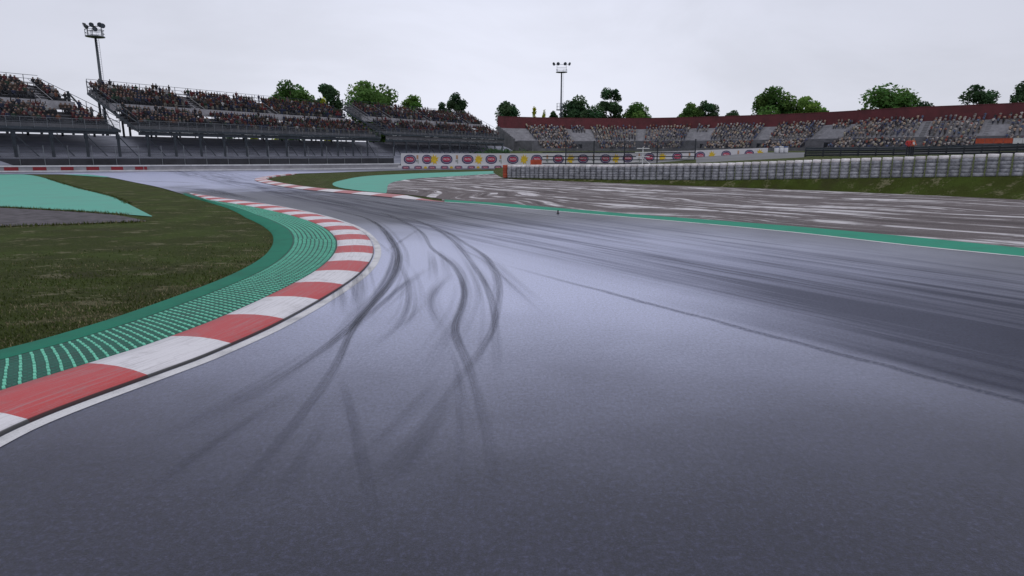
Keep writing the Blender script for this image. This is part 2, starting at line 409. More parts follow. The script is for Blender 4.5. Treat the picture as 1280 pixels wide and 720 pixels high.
class MB:
    def __init__(s): s.v = []; s.f = []; s.m = []; s.uv = []
    def quad(s, a, b_, c, d, mi=0, uv=None):
        n = len(s.v); s.v += [Vector(a), Vector(b_), Vector(c), Vector(d)]
        s.f.append((n, n+1, n+2, n+3)); s.m.append(mi); s.uv.append(uv)
    def hexa(s, p, mi=0):                    # eight corners: bottom ring then top ring
        n = len(s.v); s.v += [Vector(q) for q in p]
        for f in ((0,3,2,1), (4,5,6,7), (0,1,5,4), (1,2,6,5), (2,3,7,6), (3,0,4,7)):
            s.f.append(tuple(n+i for i in f)); s.m.append(mi); s.uv.append(None)
    def box(s, c, ux, uy, sx, sy, sz, mi=0):   # c: centre of the base
        c = Vector(c); ux = Vector(ux).normalized() * sx/2; uy = Vector(uy).normalized() * sy/2; z = Vector((0,0,sz))
        r = [c-ux-uy, c+ux-uy, c+ux+uy, c-ux+uy]
        s.hexa(r + [q+z for q in r], mi)
    def bar(s, p, q, w, h=None, mi=0):
        p = Vector(p); q = Vector(q); h = h or w
        d = (q-p).normalized(); up = Vector((0,0,1)) if abs(d.z) < .95 else Vector((1,0,0))
        sd = d.cross(up).normalized()*w/2; u2 = sd.cross(d).normalized()*h/2
        s.hexa([p-sd-u2, p+sd-u2, p+sd+u2, p-sd+u2, q-sd-u2, q+sd-u2, q+sd+u2, q-sd+u2], mi)
    def tube(s, p, q, r0, r1=None, n=10, mi=0):
        p = Vector(p); q = Vector(q); r1 = r0 if r1 is None else r1
        d = (q-p).normalized(); up = Vector((0,0,1)) if abs(d.z) < .9 else Vector((1,0,0))
        a = d.cross(up).normalized(); b_ = a.cross(d)
        k = len(s.v)
        for c, r in ((p, r0), (q, r1)):
            for i in range(n):
                t = 2*math.pi*i/n; s.v.append(c + a*math.cos(t)*r + b_*math.sin(t)*r)
        for i in range(n):
            j = (i+1) % n
            s.f.append((k+i, k+j, k+n+j, k+n+i)); s.m.append(mi); s.uv.append(None)
        s.f.append(tuple(range(k+n-1, k-1, -1))); s.m.append(mi); s.uv.append(None)
        s.f.append(tuple(range(k+n, k+2*n))); s.m.append(mi); s.uv.append(None)
    def lathe(s, c, prof, n=16, mi=0):
        c = Vector(c); k = len(s.v); L = len(prof)
        for r, z in prof:
            for i in range(n):
                t = 2*math.pi*i/n; s.v.append(c + Vector((math.cos(t)*r, math.sin(t)*r, z)))
        for a in range(L-1):
            for i in range(n):
                j = (i+1) % n
                s.f.append((k+a*n+i, k+a*n+j, k+(a+1)*n+j, k+(a+1)*n+i)); s.m.append(mi); s.uv.append(None)
        s.f.append(tuple(k+i for i in range(n-1, -1, -1))); s.m.append(mi); s.uv.append(None)
        s.f.append(tuple(k+(L-1)*n+i for i in range(n))); s.m.append(mi); s.uv.append(None)
    def mesh(s, name, mats, off=Vector((0,0,0)), smooth_=False):
        me = bpy.data.meshes.new(name)
        me.from_pydata([v-off for v in s.v], [], s.f)
        for m_ in (mats if isinstance(mats, (list, tuple)) else [mats]): me.materials.append(m_)
        me.polygons.foreach_set('material_index', s.m)
        if any(u is not None for u in s.uv):
            ul = me.uv_layers.new(name='UVMap'); k = 0
            for f, u in zip(s.f, s.uv):
                for i in range(len(f)):
                    if u is not None: ul.data[k].uv = u[i]
                    k += 1
        if smooth_: me.polygons.foreach_set('use_smooth', [True]*len(s.f))
        me.update()
        return me
    def build(s, name, mats, parent=None, smooth_=False, at=None):
        off = org(parent) if parent else (Vector(at) if at is not None else Vector((0,0,0)))
        o = bpy.data.objects.new(name, s.mesh(name, mats, off, smooth_)); COL.objects.link(o)
        if parent: o.parent = parent
        elif at is not None: o.location = off
        ORG[o.name] = off
        return o

def tag(o, label=None, cat=None, group=None, kind=None):
    if label: o['label'] = label
    if cat: o['category'] = cat
    if group: o['group'] = group
    if kind: o['kind'] = kind
    return o

def thing(name, loc, label, cat, group=None):
    o = bpy.data.objects.new(name, None); COL.objects.link(o); o.empty_display_size = .2
    o.location = loc; ORG[o.name] = Vector(loc)
    return tag(o, label, cat, group)

def sheet(name, pts, z, mat, label=None):
    pts = [Vector((p[0], p[1], z)) for p in pts]
    tris = tessellate_polygon([pts])
    bm = bmesh.new(); vs = [bm.verts.new(p) for p in pts]
    for t in tris:
        try:
            f = bm.faces.new([vs[i] for i in t])
            f.normal_update()
            if f.normal.z < 0: f.normal_flip()
        except ValueError: pass
    me = bpy.data.meshes.new(name); bm.to_mesh(me); bm.free()
    me.materials.append(mat)
    o = bpy.data.objects.new(name, me); COL.objects.link(o)
    tag(o, label, name.replace('_', ' ').split('.')[0], kind='structure')
    return o

def gl(L, n=6): return catmull([G(*p) for p in L], n)

# ------------------------------------------------------------------ kerb line of the near bend
outer_px = [(0,545.6),(45,525),(101,503.2),(185.6,472.5),(262,444),(348.7,405),(423.7,362),(455.6,337.5),(467,318.7),(465,303.7),
            (455,292),(440,283),(415,274),(385,266),(340,257),(300,251),(265,246),(235,241)]
OUT0 = [Vector((-3.9,-9,0)), Vector((-3.85,-3,0)), Vector((-3.8,1.5,0))] + [G(*p) for p in outer_px]
OUTC, OUTL = resample(catmull(OUT0, 10), .12)
NO = len(OUTC)
SO = [OUTL*i/(NO-1) for i in range(NO)]
def left_normal(C, i):
    a = C[max(i-2,0)]; b_ = C[min(i+2,len(C)-1)]
    d = (b_-a).normalized(); return Vector((-d.y, d.x, 0))
NRM = [left_normal(OUTC, i) for i in range(NO)]
# smooth the normals so the inside offset does not pinch
for _ in range(20):
    NRM = [((NRM[max(i-1,0)]+NRM[i]*2+NRM[min(i+1,NO-1)])).normalized() for i in range(NO)]
S_END = OUTL
def wk(s): return (.77 + .2*max(0,min(1,(s-(S_END-24))/14))) * max(.06, min(1,(S_END-s)/7.0))
def wtot(s):
    r = S_END - s
    return lerp_table(r, [(0,.35),(6,1.0),(10,1.5),(16,2.15),(20,2.2),(60,2.2)])
def off(i, w, z): 
    p = OUTC[i] + NRM[i]*w; return Vector((p.x, p.y, z))
q = G(45,525); i0 = min(range(NO), key=lambda i:(OUTC[i]-q).length); S_RED = SO[i0]

def strip_obj(name, profile, mat, label, i_from=0, i_to=None):
    mb = MB(); i_to = i_to or NO
    for i in range(i_from, i_to-1):
        pa, pb = profile(i), profile(i+1)
        for k in range(len(pa)-1):
            mb.quad(off(i,*pa[k]), off(i+1,*pb[k]), off(i+1,*pb[k+1]), off(i,*pa[k+1]), 0,
                    ((SO[i],pa[k][0]),(SO[i+1],pb[k][0]),(SO[i+1],pb[k+1][0]),(SO[i],pa[k+1][0])))
    o = mb.build(name, mat)
    bm = bmesh.new(); bm.from_mesh(o.data); bmesh.ops.remove_doubles(bm, verts=bm.verts, dist=.0005)
    bmesh.ops.recalc_face_normals(bm, faces=bm.faces)
    if sum(f.normal.z for f in bm.faces) < 0: bmesh.ops.reverse_faces(bm, faces=bm.faces)
    bm.to_mesh(o.data); bm.free()
    o.data.polygons.foreach_set('use_smooth', [True]*len(o.data.polygons))
    tag(o, label, kind='structure')
    return o

M_KERB = kerb_mat('kerb_paint', S_RED, 1.06, (.50, .055, .06), (.72, .70, .75))
def prof_kerb(i):
    w = wk(SO[i]); h = .065*min(1, (S_END-SO[i])/5+.15)
    return [(0,-.01),(.012,.028*h/.065),(w*.25,.85*h),(w*.5,h*1.05),(w*.75,h),(w,.8*h),(w+.004,-.02)]
kerb = strip_obj('kerb', prof_kerb, M_KERB, 'red and white striped kerb round the near left bend'); kerb['category'] = 'kerb'
def wt(s): return max(0.0, (wtot(s)-wk(s))*.68)
def prof_tex(i):
    w = wk(SO[i])+.008; t = wt(SO[i]); h = .045*min(1,(S_END-SO[i])/5+.15)
    return [(w,h*.85),(w+t*.5,h*.8),(w+t,h*.55)]
i_tex = next(i for i in range(NO) if SO[i] > S_END-14)
gut = strip_obj('green_kerb', prof_tex, M_GUTTER, 'ribbed green kerb behind the red and white stripes', 0, NO); gut['category'] = 'kerb'
def prof_plain(i):
    w = wk(SO[i])+.008+wt(SO[i])+.004; h = .045*min(1,(S_END-SO[i])/5+.15)
    return [(w,h*.6),(wtot(SO[i])-.05,h*.35),(wtot(SO[i]),-.03)]
pl = strip_obj('green_paint', prof_plain, M_GREEN, 'plain green painted edge between ribbed kerb and grass'); pl['category'] = 'painted edge'
# raised pads of the ribbed kerb: skewed rows of small ribs
def at_s(x):
    f = min(max(x/OUTL*(NO-1), 0), NO-1.001); i = int(f); t = f-i
    n_ = NRM[i].lerp(NRM[i+1], t).normalized()
    return OUTC[i].lerp(OUTC[i+1], t), n_, Vector((n_.y,-n_.x,0))
SK = .6
def pad(mb, s0, k, n, ds, la, lb, z_top, shrink):
    t0 = max(.05, wt(s0)-.05); ww = t0*(k+.5)/n; si = s0 + SK*ww + ds
    p, nr_, tn_ = at_s(si)
    ww += wk(si)+.03
    zz = .045*(.85-.3*(k+.5)/n)*min(1,(S_END-si)/5+.15)
    rd = (tn_*SK+nr_).normalized(); a = rd*la; bb = Vector((-rd.y,rd.x,0))*lb
    c = p + nr_*ww
    r_ = [c-a-bb, c+a-bb, c+a+bb, c-a+bb]
    mb.hexa([x+Vector((0,0,zz-.006)) for x in r_]+[c+(x-c)*shrink+Vector((0,0,zz+z_top)) for x in r_])
mb = MB(); mr = MB()
s = 9.0
while s < S_END-6:
    n = max(1, int((wt(s)-.05)/.092))
    for k in range(n):
        pad(mb, s+random.uniform(-.003,.003), k, n, 0, random.uniform(.036,.043), random.uniform(.0125,.0155), random.uniform(.009,.013), .8)
        if s < S_END-16:
            for ds in (.038,.077): pad(mr, s, k+random.uniform(-.1,.1), n, ds, random.uniform(.018,.026), .016, .005, .7)
    s += .115
pads = mb.build('grip_bumps', M_BUMP, gut)
mb = mr
mb.build('grip_ribs', M_RIB, gut)

# ------------------------------------------------------------------ ground sheets
# ground: one sheet to the horizon
mb = MB(); R = 3000
xs = [-R,-400,-120,-40,-10,0,10,40,120,400,R]; ys = [-400,-40,0,10,30,60,120,300,900,R]
for i in range(len(xs)-1):
    for j in range(len(ys)-1):
        mb.quad((xs[i],ys[j],-.035),(xs[i+1],ys[j],-.035),(xs[i+1],ys[j+1],-.035),(xs[i],ys[j+1],-.035))
tag(mb.build('ground', M_GRASS), 'mown grass ground with dry patches beside the track', kind='structure')

grass_edge_left = [(230,243),(197,233.6),(169,228),(132,221),(100,218.2),(0,217.6),(-260,217)]
barrier_base = [(-330,217.8),(0,215.2),(180,214),(400,212),(500,210.6)]
kerb2_out = [(372,216.9),(345,219.3),(326,222.0),(318,225),(331,229.5),(367.5,236),(407,240),(457,244.4),(508,249),(553,252.3)]
right_line = [(553,252.5),(600,255.4),(640,259.5),(700,264.5),(840,276.5),(990,290.6),(1140,307.5),(1280,321.5)]
Rl = [G(*p) for p in right_line]
d_end = (Rl[-1]-Rl[-2]).normalized()
RL = catmull(Rl + [Rl[-1]+d_end*8, Rl[-1]+d_end*30], 8)
K2 = catmull([G(*p) for p in kerb2_out], 10)
BB = [G(*p) for p in barrier_base]
track = [Vector((-3.8,-9,0))] + [OUTC[i]+NRM[i]*.1 for i in range(0, NO, 6)] + gl(grass_edge_left, 5) + \
        [BB[0]+Vector((-60,-22,0)), BB[0]+Vector((-60,8,0))] + [p+Vector((0,2.0,0)) for p in BB] + [G(640,208.2), G(900,207.5), G(900,210.2), G(640,211.4), G(502,212.8), G(412,215.6)] + \
        K2 + RL[1:] + [Vector((60,-40,0)), Vector((-3.8,-40,0))]
sheet('track', track, 0.0, M_ASPH, 'grey racing circuit asphalt with streaks and skid marks')

# white line along near kerb and along right verge
def ribbon(name, C, o0, o1, z, mat, label, jitter=0.0):
    mb = MB(); n = len(C)
    nr = [left_normal(C, i) for i in range(n)]
    for i in range(n-1):
        j0 = random.uniform(-jitter,jitter)
        a, b_ = C[i], C[i+1]
        q = [a+nr[i]*o0, b_+nr[i+1]*o0, b_+nr[i+1]*o1, a+nr[i]*o1]
        q = [Vector((p.x,p.y,z)) for p in q]
        mb.quad(*(q if o1 > o0 else q[::-1]))
    o = mb.build(name, mat); tag(o, label, name.replace('_',' '), kind='structure'); return o
ribbon('white_line', OUTC[:int(NO*.80)], -.15, -.018, .004, M_WLINE, 'worn white edge line along the near kerb')
RLr, _ = resample(RL, .5)
wl = ribbon('white_line', RLr, .0, .13, .004, M_WLINE, 'thin white edge line beside the green verge')
# green strip along right
top_px = [(556,249.5),(600,252.2),(640,255),(790,267.5),(990,282.5),(1140,296),(1280,310)]
T = [G(*p) for p in top_px]; de = (T[-1]-T[-2]).normalized()
TT = catmull(T+[T[-1]+de*8, T[-1]+de*30], 8)
RLs, _ = resample(RL, .5); TTs, _ = resample(TT, .5)
strip_poly = [p+left_normal(RLs, i)*.13 for i, p in enumerate(RLs)] + TTs[::-1]
sheet('green_verge', strip_poly, .0, M_STRIP, 'green painted verge strip between asphalt and gravel')

# gravel trap
teal_grav = [(483,240.6),(480.5,236),(484,229.5),(497,225.3),(525,222),(567,219.7),(628,215.8)]
grav_back = [(640,214.6),(660,221)]
bank_foot = [(628,223),(700,226),(760,228.5),(900,233.5),(1020,238),(1150,243.5),(1280,249.5),(1450,258),(1700,272)]
gp = gl(teal_grav, 6) + [G(640,214.6), G(700,219)] + [G(*p)+Vector((.3,.4,0)) for p in bank_foot[1:]]
gp = gp + [TTs[-1]+Vector((12,4,0))] + [p+Vector((-.12,-.16,0)) for p in TTs[::-1]] + gl([(553,248.6),(530,245.2),(500,241.9)],3)
sheet('gravel_trap', gp, -.012, M_GRAVEL, 'raked mauve grey gravel trap with pale wheel streaks')
# teal run-off in the infield of the second kerb
teal2 = gl([(483,241.2),(446,237.6),(421,233.4),(416,229),(426.6,225.3),(457.5,220),(502.5,217.4),(553,215.5),(627.6,213.4)], 6) + [G(700,212.6), G(700,217)] + gl([(628,216.2),(567,220.2),(525,222.6),(497,226.1),(486,230.2),(484,236)],4)
sheet('teal_runoff', teal2, -.006, M_TEAL, 'teal painted run-off curving between grass and gravel')
# teal run-off and worn asphalt on the far left
teal1 = gl([(-330,217.9),(0,217.9),(30,217.9),(60,223.5),(96,234.4),(141,245.5),(165,257),(190,269.6)], 5) + gl([(190,270.2),(140,266.2),(70,261.5),(0,257.6),(-300,243)],4)
sheet('teal_runoff', teal1, -.010, M_TEAL, 'teal painted run-off tapering to a point on the far left grass')
old = gl([(184,275.6),(140,267.6),(70,262.8),(0,259),(-300,244)],4) + gl([(-300,260),(0,281.8),(70,279.8),(120,278)],4)
sheet('worn_asphalt', old, -.016, M_OLDASPH, 'strip of worn mauve asphalt below the teal run-off')
sheet('teal_edge', gl([(78,218.0),(132,221.6)],6)+gl([(138,221.2),(110,218.0)],6), .004, M_TEAL, 'thin teal painted edge between grass and far track')

# second kerb: a raised lip round the grass wedge
K2r, K2L = resample(K2, .4); nk = len(K2r)
n2 = [left_normal(K2r, i) for i in range(nk)]
for _ in range(10): n2 = [(n2[max(i-1,0)]+n2[i]*2+n2[min(i+1,nk-1)]).normalized() for i in range(nk)]
M_KERB2 = kerb_mat('far_kerb_paint', .6, 1.9, (.46, .14, .15), (.72, .69, .72))
mb = MB()
for i in range(nk-1):
    qs = []
    for j in (i, i+1):
        f = min(1, j*.4/4, (K2L-j*.4)/4+.03)
        qs.append([(K2r[j]+n2[j]*w*max(f,.15)+Vector((0,0,z*max(f,.2))), w) for w, z in ((0,-.01),(.02,.04),(.35,.08),(.65,.10),(.9,.09),(.92,-.02))])
    for k in range(5):
        mb.quad(qs[0][k][0], qs[1][k][0], qs[1][k+1][0], qs[0][k+1][0], 0,
                ((i*.4,qs[0][k][1]),((i+1)*.4,qs[1][k][1]),((i+1)*.4,qs[1][k+1][1]),(i*.4,qs[0][k+1][1])))
tag(mb.build('kerb', M_KERB2), 'far red and white kerb round the grass wedge', 'kerb', kind='structure')

# ------------------------------------------------------------------ skid marks
A4 = lambda L: [(360+x/3.556, 250+y/3.556) for x, y in L]
A5 = lambda L: [(200+x/2.25, 400+y/2.25) for x, y in L]
def J(a, b_):
    y = a[-1][1]
    return a + [p for p in b_ if p[1] > y + 4]
marks = [
 (J(A4([(120,30),(200,45),(330,75),(400,110),(450,170),(487,240),(475,320),(430,400),(370,460),(310,530),(250,600),(180,650)]), A5([(500,50),(400,125),(300,185),(200,245),(100,295),(0,330),(-90,365)])), .17, .85),
 (J(A4([(340,80),(410,115),(462,170),(500,240),(485,330),(420,420),(340,500),(275,580),(250,640)]), A5([(525,70),(500,140),(450,190),(400,270),(340,340),(290,410),(230,480),(170,540)])), .15, .8),
 (A4([(380,95),(440,150),(478,235),(455,330),(400,420),(330,500),(270,570)]), .22, .55),
 (A4([(490,270),(530,350),(540,430),(525,520),(470,590),(400,640),(310,700)]), .15, .55),
 (A4([(620,305),(530,365),(450,430),(390,490),(320,545),(260,600)]), .16, .55),
 (A4([(300,210),(318,330),(328,420),(315,500),(285,590)]), .16, .4),
 (A4([(200,330),(250,420),(255,520)]), .16, .25),
 (J(A4([(360,40),(430,60),(540,110),(600,150),(640,220),(720,275),(770,350),(788,420),(765,510),(712,580)]), A5([(812,25),(838,65),(868,110),(880,170),(905,250),(930,340),(945,430),(950,520)])), .15, .7),
 (J(A4([(640,215),(735,275),(785,350),(800,430),(780,510),(745,570)]), A5([(800,80),(740,160)])), .22, .45),
 (A4([(640,225),(655,300),(660,370)]), .13, .3),
 (J(A4([(450,55),(550,85),(640,120),(720,170),(780,230),(830,300),(880,380),(912,460),(920,540),(926,600)]), A5([(945,20),(945,60),(952,170)])), .16, .75),
 (J(A4([(560,85),(700,140),(800,200),(880,250),(928,320),(945,400),(932,480),(915,580)]), A5([(935,40),(900,100),(855,145),(810,210),(760,280),(720,330),(640,410),(560,490)])), .15, .65),
 (A4([(740,205),(830,245),(890,275),(960,350),(1060,440),(1150,530)]), .09, .5),
 (A4([(730,330),(690,370),(630,440),(680,550),(725,620)]), .13, .35),
 (A5([(395,190),(300,250),(200,310),(100,370),(0,450),(-80,520)]), .14, .45),
 (A5([(505,150),(515,190),(540,260),(560,350),(580,430),(600,530),(610,600)]), .15, .4),
 (A4([(600,120),(560,145),(500,185),(430,235)]), .13, .4),
 (A4([(620,450),(560,510),(480,580),(400,640)]), .14, .25),
 (A4([(300,120),(370,170),(440,220),(470,260)]), .12, .4),
 (A4([(280,150),(360,210),(430,250)]), .1, .3),
 # far bend
 ([(150,225.5),(190,227),(235,228),(250,230)], .5, .5),
 ([(205,234),(240,236),(275,241),(300,247)], .55, .8),
 ([(215,236),(250,240),(285,247)], .35, .6),
 ([(228,233),(265,237),(300,246),(330,252)], .35, .5),
 ([(470,247.8),(505,250.6),(545,253.4),(600,256.5)], .4, .7),
 ([(300,237),(380,244),(430,256),(470,268)], .3, .35),
 ([(330,239),(420,247),(500,258),(560,275)], .3, .35),
]
rm = random.Random(5)
for (L, w_, o_) in marks[:14]:
    for _ in range(5):
        dx = rm.uniform(-26,26); k0 = rm.randrange(0, max(1,len(L)-4)); k1 = min(len(L), k0+rm.randint(4,8))
        if k1-k0 < 3: continue
        sl_ = rm.uniform(-.10,.10)
        marks.append(([(x+dx*((y-230)/200)+sl_*(y-L[k0][1]), y) for x, y in L[k0:k1]], rm.uniform(.08,.16), rm.uniform(.16,.36)))
mb = MB(); ops = []
for k, (L, w, o_) in enumerate(marks):
    C, Ln = resample(catmull([G(*p) for p in L], 10), .15 if w < .3 else .4)
    n = len(C)
    for _ in range(30): C = [C[0]] + [(C[q-1]+C[q]*2+C[q+1])/4 for q in range(1, n-1)] + [C[-1]]
    nr = [left_normal(C, i) for i in range(n)]
    for _ in range(6): nr = [(nr[max(i-1,0)]+nr[i]*2+nr[min(i+1,n-1)]).normalized() for i in range(n)]
    z = .0045 + k*.0003; s_ = Ln/(n-1)
    fade = min(3.5, Ln*.42)
    for i in range(n-1):
        ww = [w*(.5 if w<.3 else 1)*(.85+.2*mnoise.noise(Vector((k*7.1, j*s_*.8, 0)))) for j in (i,i+1)]
        a0, a1 = C[i]-nr[i]*ww[0], C[i+1]-nr[i+1]*ww[1]
        b0, b1 = C[i]+nr[i]*ww[0], C[i+1]+nr[i+1]*ww[1]
        q = [Vector((p.x,p.y,z)) for p in (a0,a1,b1,b0)]
        mb.quad(*q, 0, ((i*s_+k*9,0),((i+1)*s_+k*9,0),((i+1)*s_+k*9,1),(i*s_+k*9,1)))
        fa = [o_*.6*min(1, j*s_/fade+.02, (Ln-j*s_)/fade+.02)*(.8+.4*mnoise.noise(Vector((k*3.3, j*s_*.5, 5)))) for j in (i,i+1,i+1,i)]
        ops += fa
o = mb.build('tyre_marks', M_MARK)
ca = o.data.color_attributes.new('op', 'FLOAT_COLOR', 'CORNER')
ca.data.foreach_set('color', [c for f in ops for c in (f,f,f,1)])
o.parent = bpy.data.objects['track']; tag(o, 'dark curving skid marks of tyre rubber on the asphalt', kind='structure')

# ------------------------------------------------------------------ grass blades beside the kerb and run-off
edge = [OUTC[i]+NRM[i]*(wtot(SO[i])+.02) for i in range(0, NO)]
def make_blades():
    V = []; Cc = []
    rng = random.Random(3)
    def blade(x, y, hgt, wid, dry):
        a = rng.uniform(0, 6.283); lx = math.cos(a); ly = math.sin(a)
        tip = (x + rng.uniform(-.6,.6)*hgt, y + rng.uniform(-.6,.6)*hgt, -.03+hgt)
        V.extend(((x-lx*wid, y-ly*wid, -.036), (x+lx*wid, y+ly*wid, -.036), tip))
        g = rng.random()
        c = (.13+.12*g, .115+.105*g, .065+.065*g) if rng.random() < dry else (.024+.045*g, .036+.058*g, .006+.012*g)
        Cc.append(c)
    for i in range(0, NO-1):
        s_ = SO[i]
        if s_ < 11: continue
        nrm, p0 = NRM[i], edge[i]
        d = p0.y
        dens = 300 if d < 9 else 190 if d < 11 else 90 if d < 13 else 30 if d < 16 else 0
        reach = 9.0
        for _ in range(int(dens)):
            t = rng.random()**1.6 * reach
            tan = Vector((nrm.y, -nrm.x, 0))
            if d > 15 and rng.random() < t: continue
            p = p0 + nrm*t + tan*rng.uniform(-.07,.07)*(1+t*.15)
            if p.y > 20.5 and p.x < -16: continue
            if p.x < -7 and 19.2 < p.y < 22.5: pass
            big = mnoise.noise(Vector((p.x*.45, p.y*.9, 1.0))); mid = mnoise.fractal(Vector((p.x*.55+p.y*.2, p.y*1.5, 4.0)), 1.0, 2.0, 4)
            dry = .03 + min(.75, max(0, mid-.12)*2.5) + (.2 if big > .15 else 0) + (.35 if t < .5 and rng.random() < .7 else 0)
            sc_ = 1 + d*.045
            blade(p.x, p.y, rng.uniform(.015,.036), rng.uniform(.004,.008)*sc_, dry)
    # taller fringe along the edge of the painted run-off and the worn asphalt
    for L in ([(-40,258.2),(0,258.4),(70,262.2),(140,266.6),(160,268.0)], [(0,282.2),(70,280.2),(120,278.4),(180,276)], [(60,223.2),(96,234.2),(141,245.3),(160,254)]):
        C, Ln = resample(catmull([G(*p) for p in L], 6), .05)
        for p in C:
            for _ in range(5):
                w_ = rng.gauss(0, .10)
                blade(p.x+rng.uniform(-.05,.05), p.y+w_, rng.uniform(.03,.11), rng.uniform(.012,.025), .2)
    return V, Cc
V, Cc = make_blades()
n = len(Cc)
me = bpy.data.meshes.new('grass')
me.from_pydata(V, [], [(3*i,3*i+1,3*i+2) for i in range(n)])
ca = me.color_attributes.new('col', 'FLOAT_COLOR', 'CORNER')
ca.data.foreach_set('color', np.repeat(np.hstack([np.array(Cc), np.ones((n,1))]), 3, axis=0).ravel())
me.materials.append(M_BLADE)
o = bpy.data.objects.new('grass', me); COL.objects.link(o)
tag(o, 'short dark and dry grass blades beside the green kerb', 'grass', kind='stuff')

# ------------------------------------------------------------------ rising ground behind the gravel
WA, WB = Vector((-.35,55,0)), Vector((24.7,30.8,0))
Wd = (WB-WA).normalized(); Wn = Vector((-Wd.y, Wd.x, 0))     # Wn points away from the track
if Wn.y < 0: Wn = -Wn
wall_base_y = [(630,222.3),(700,223.3),(760,224.5),(900,225.2),(1020,223.2),(1150,221.5),(1280,219.7),(1450,217),(1700,213)]
def wall_at(px):
    u = (px-640)/FPX/ (CP + (360-221)/FPX*SP)
    # WA + t*Wd with X = u*Y
    t = (u*WA.y - WA.x) / (Wd.x - u*Wd.y)
    p = WA + Wd*t
    q = P(px, lerp_table(px, wall_base_y), p.y)
    return Vector((p.x, p.y, max(q.z, 0.0)))
cols = [618,640,700,760,830,870,900,960,1005,1020,1085,1150,1215,1280,1360,1450,1600]
def row3(px):
    D = lerp_table(px, [(618,75),(870,78),(1020,72),(1280,66),(1700,58)]); y = lerp_table(px, [(618,211.6),(760,210),(870,203.5),(1005,196.6),(1150,194.6),(1280,193.2),(1700,190)])
    return P(px, y, D)
def row3b(px):
    D = lerp_table(px, [(618,85),(870,90),(1020,86),(1280,82),(1700,76)]); y = lerp_table(px, [(618,210),(760,208.5),(870,199.2),(1005,192.6),(1150,192),(1280,191.4),(1700,188)])
    return P(px, y, D)
def row4(px):
    D = lerp_table(px, [(618,97),(760,100),(870,104),(960,107),(1280,106),(1700,96)]); y = lerp_table(px, [(618,208.6),(760,206),(870,196.5),(960,190.6),(1150,190.2),(1280,189.6),(1700,186)])
    return P(px, y, D)
def row5(px):
    D = lerp_table(px, [(618,140),(870,140),(1280,122),(1700,110)])
    return Vector((P(px,191,D).x, D, 2.7 if px > 630 else -.03))
rowsf = [lambda px: Vector((*(G(px, lerp_table(px, bank_foot))).xy, -.03)),
         lambda px: wall_at(px) - Wn*.45 + Vector((0,0,-.02)),
         lambda px: wall_at(px) + Wn*1.2 + Vector((0,0,-.0)),
         row3, row3b, row4, row5,
         lambda px: Vector((P(px,191,330).x, 330, 2.7 if px > 630 else -.03))]
pts = [[f(px) for px in cols] for f in rowsf]
for r in pts:
    r[0] = Vector((r[0].x-.4, r[0].y, -.04))
mbG, mbR, mbC = MB(), MB(), MB()
for r in range(len(pts)-1):
    for c in range(len(cols)-1):
        tgt = mbG
        if r == 3 and 870 <= cols[c] < 1005: tgt = mbC
        if r == 4 and 760 <= cols[c]: tgt = mbR
        tgt.quad(pts[r][c], pts[r][c+1], pts[r+1][c+1], pts[r+1][c])
tag(mbG.build('grass_bank', M_GRASS), 'grass bank rising behind the gravel to the grandstand', kind='structure')
tag(mbC.build('concrete_apron', M_PALECON), 'pale concrete strip in front of the service road', kind='structure')
tag(mbR.build('service_road', M_ROADGREY), 'grey service road behind the tyre wall', kind='structure')
def ground_z(px, D):
    u = px
    r = [f(px) for f in rowsf]
    for a, b_ in zip(r, r[1:]):
        if a.y <= D <= b_.y: return a.z + (b_.z-a.z)*(D-a.y)/(b_.y-a.y)
    return r[-1].z

# ------------------------------------------------------------------ tyre wall
TR, TH = .262, .18
def tyre_mesh(mat):
    mb = MB(); n = 18
    prof = [(.10,.004),(.18,.0),(.211,.004),(.224,.02),(.228,.09),(.224,.16),(.211,.176),(.18,.18),(.10,.176)]
    k = 0
    for r, z in prof:
        for i in range(n):
            t = 2*math.pi*i/n; mb.v.append(Vector((math.cos(t)*r, math.sin(t)*r, z)))
    L = len(prof)
    for a in range(L-1):
        for i in range(n):
            j = (i+1)%n
            mb.f.append((a*n+i, a*n+j, (a+1)*n+j, (a+1)*n+i)); mb.m.append(0); mb.uv.append(None)
    for i in range(n):     # the bore
        j = (i+1)%n
        mb.f.append(((L-1)*n+i, (L-1)*n+j, j, i)); mb.m.append(0); mb.uv.append(None)
    return mb.mesh('tyre', mat, smooth_=True)
tm_side, tm_top, tm_or = tyre_mesh(M_TYRE), tyre_mesh(M_TYRETOP), tyre_mesh(M_TYREOR)
def tyre_stack(loc, label, group, side, top, n=6, yaw=0.0):
    t = thing('tyre_stack', loc, label, 'tyre stack', group)
    for k in range(n):
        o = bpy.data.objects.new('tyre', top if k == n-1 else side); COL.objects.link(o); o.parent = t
        o.location = (random.uniform(-.007,.007), random.uniform(-.007,.007), k*TH)
        o.rotation_euler = (random.uniform(-.02,.02), random.uniform(-.02,.02), random.uniform(0,6.28))
    return t
total = 38.5; step = .515
s_ = 0.25
px_tab = [(wall_at(px)-WA.xyz).xy.length for px in cols]
zt = [(((wall_at(px)-Vector((WA.x,WA.y,0))).xy).length, wall_at(px).z) for px in cols[1:]]
while s_ < total:
    p = WA + Wd*s_; z = lerp_table(s_, zt)
    wob = .05*math.sin(s_*.9)
    tyre_stack((p.x+Wn.x*wob, p.y+Wn.y*wob, z), 'grey white painted tyre stack in the long wall behind the gravel trap', 'painted tyre stacks of the long wall', tm_side, tm_top)
    s_ += step
p = WA - Wd*.28
tyre_stack((p.x, p.y, lerp_table(0, zt)), 'orange red tyre stack closing the left end of the tyre wall', None, tm_or, tm_or)

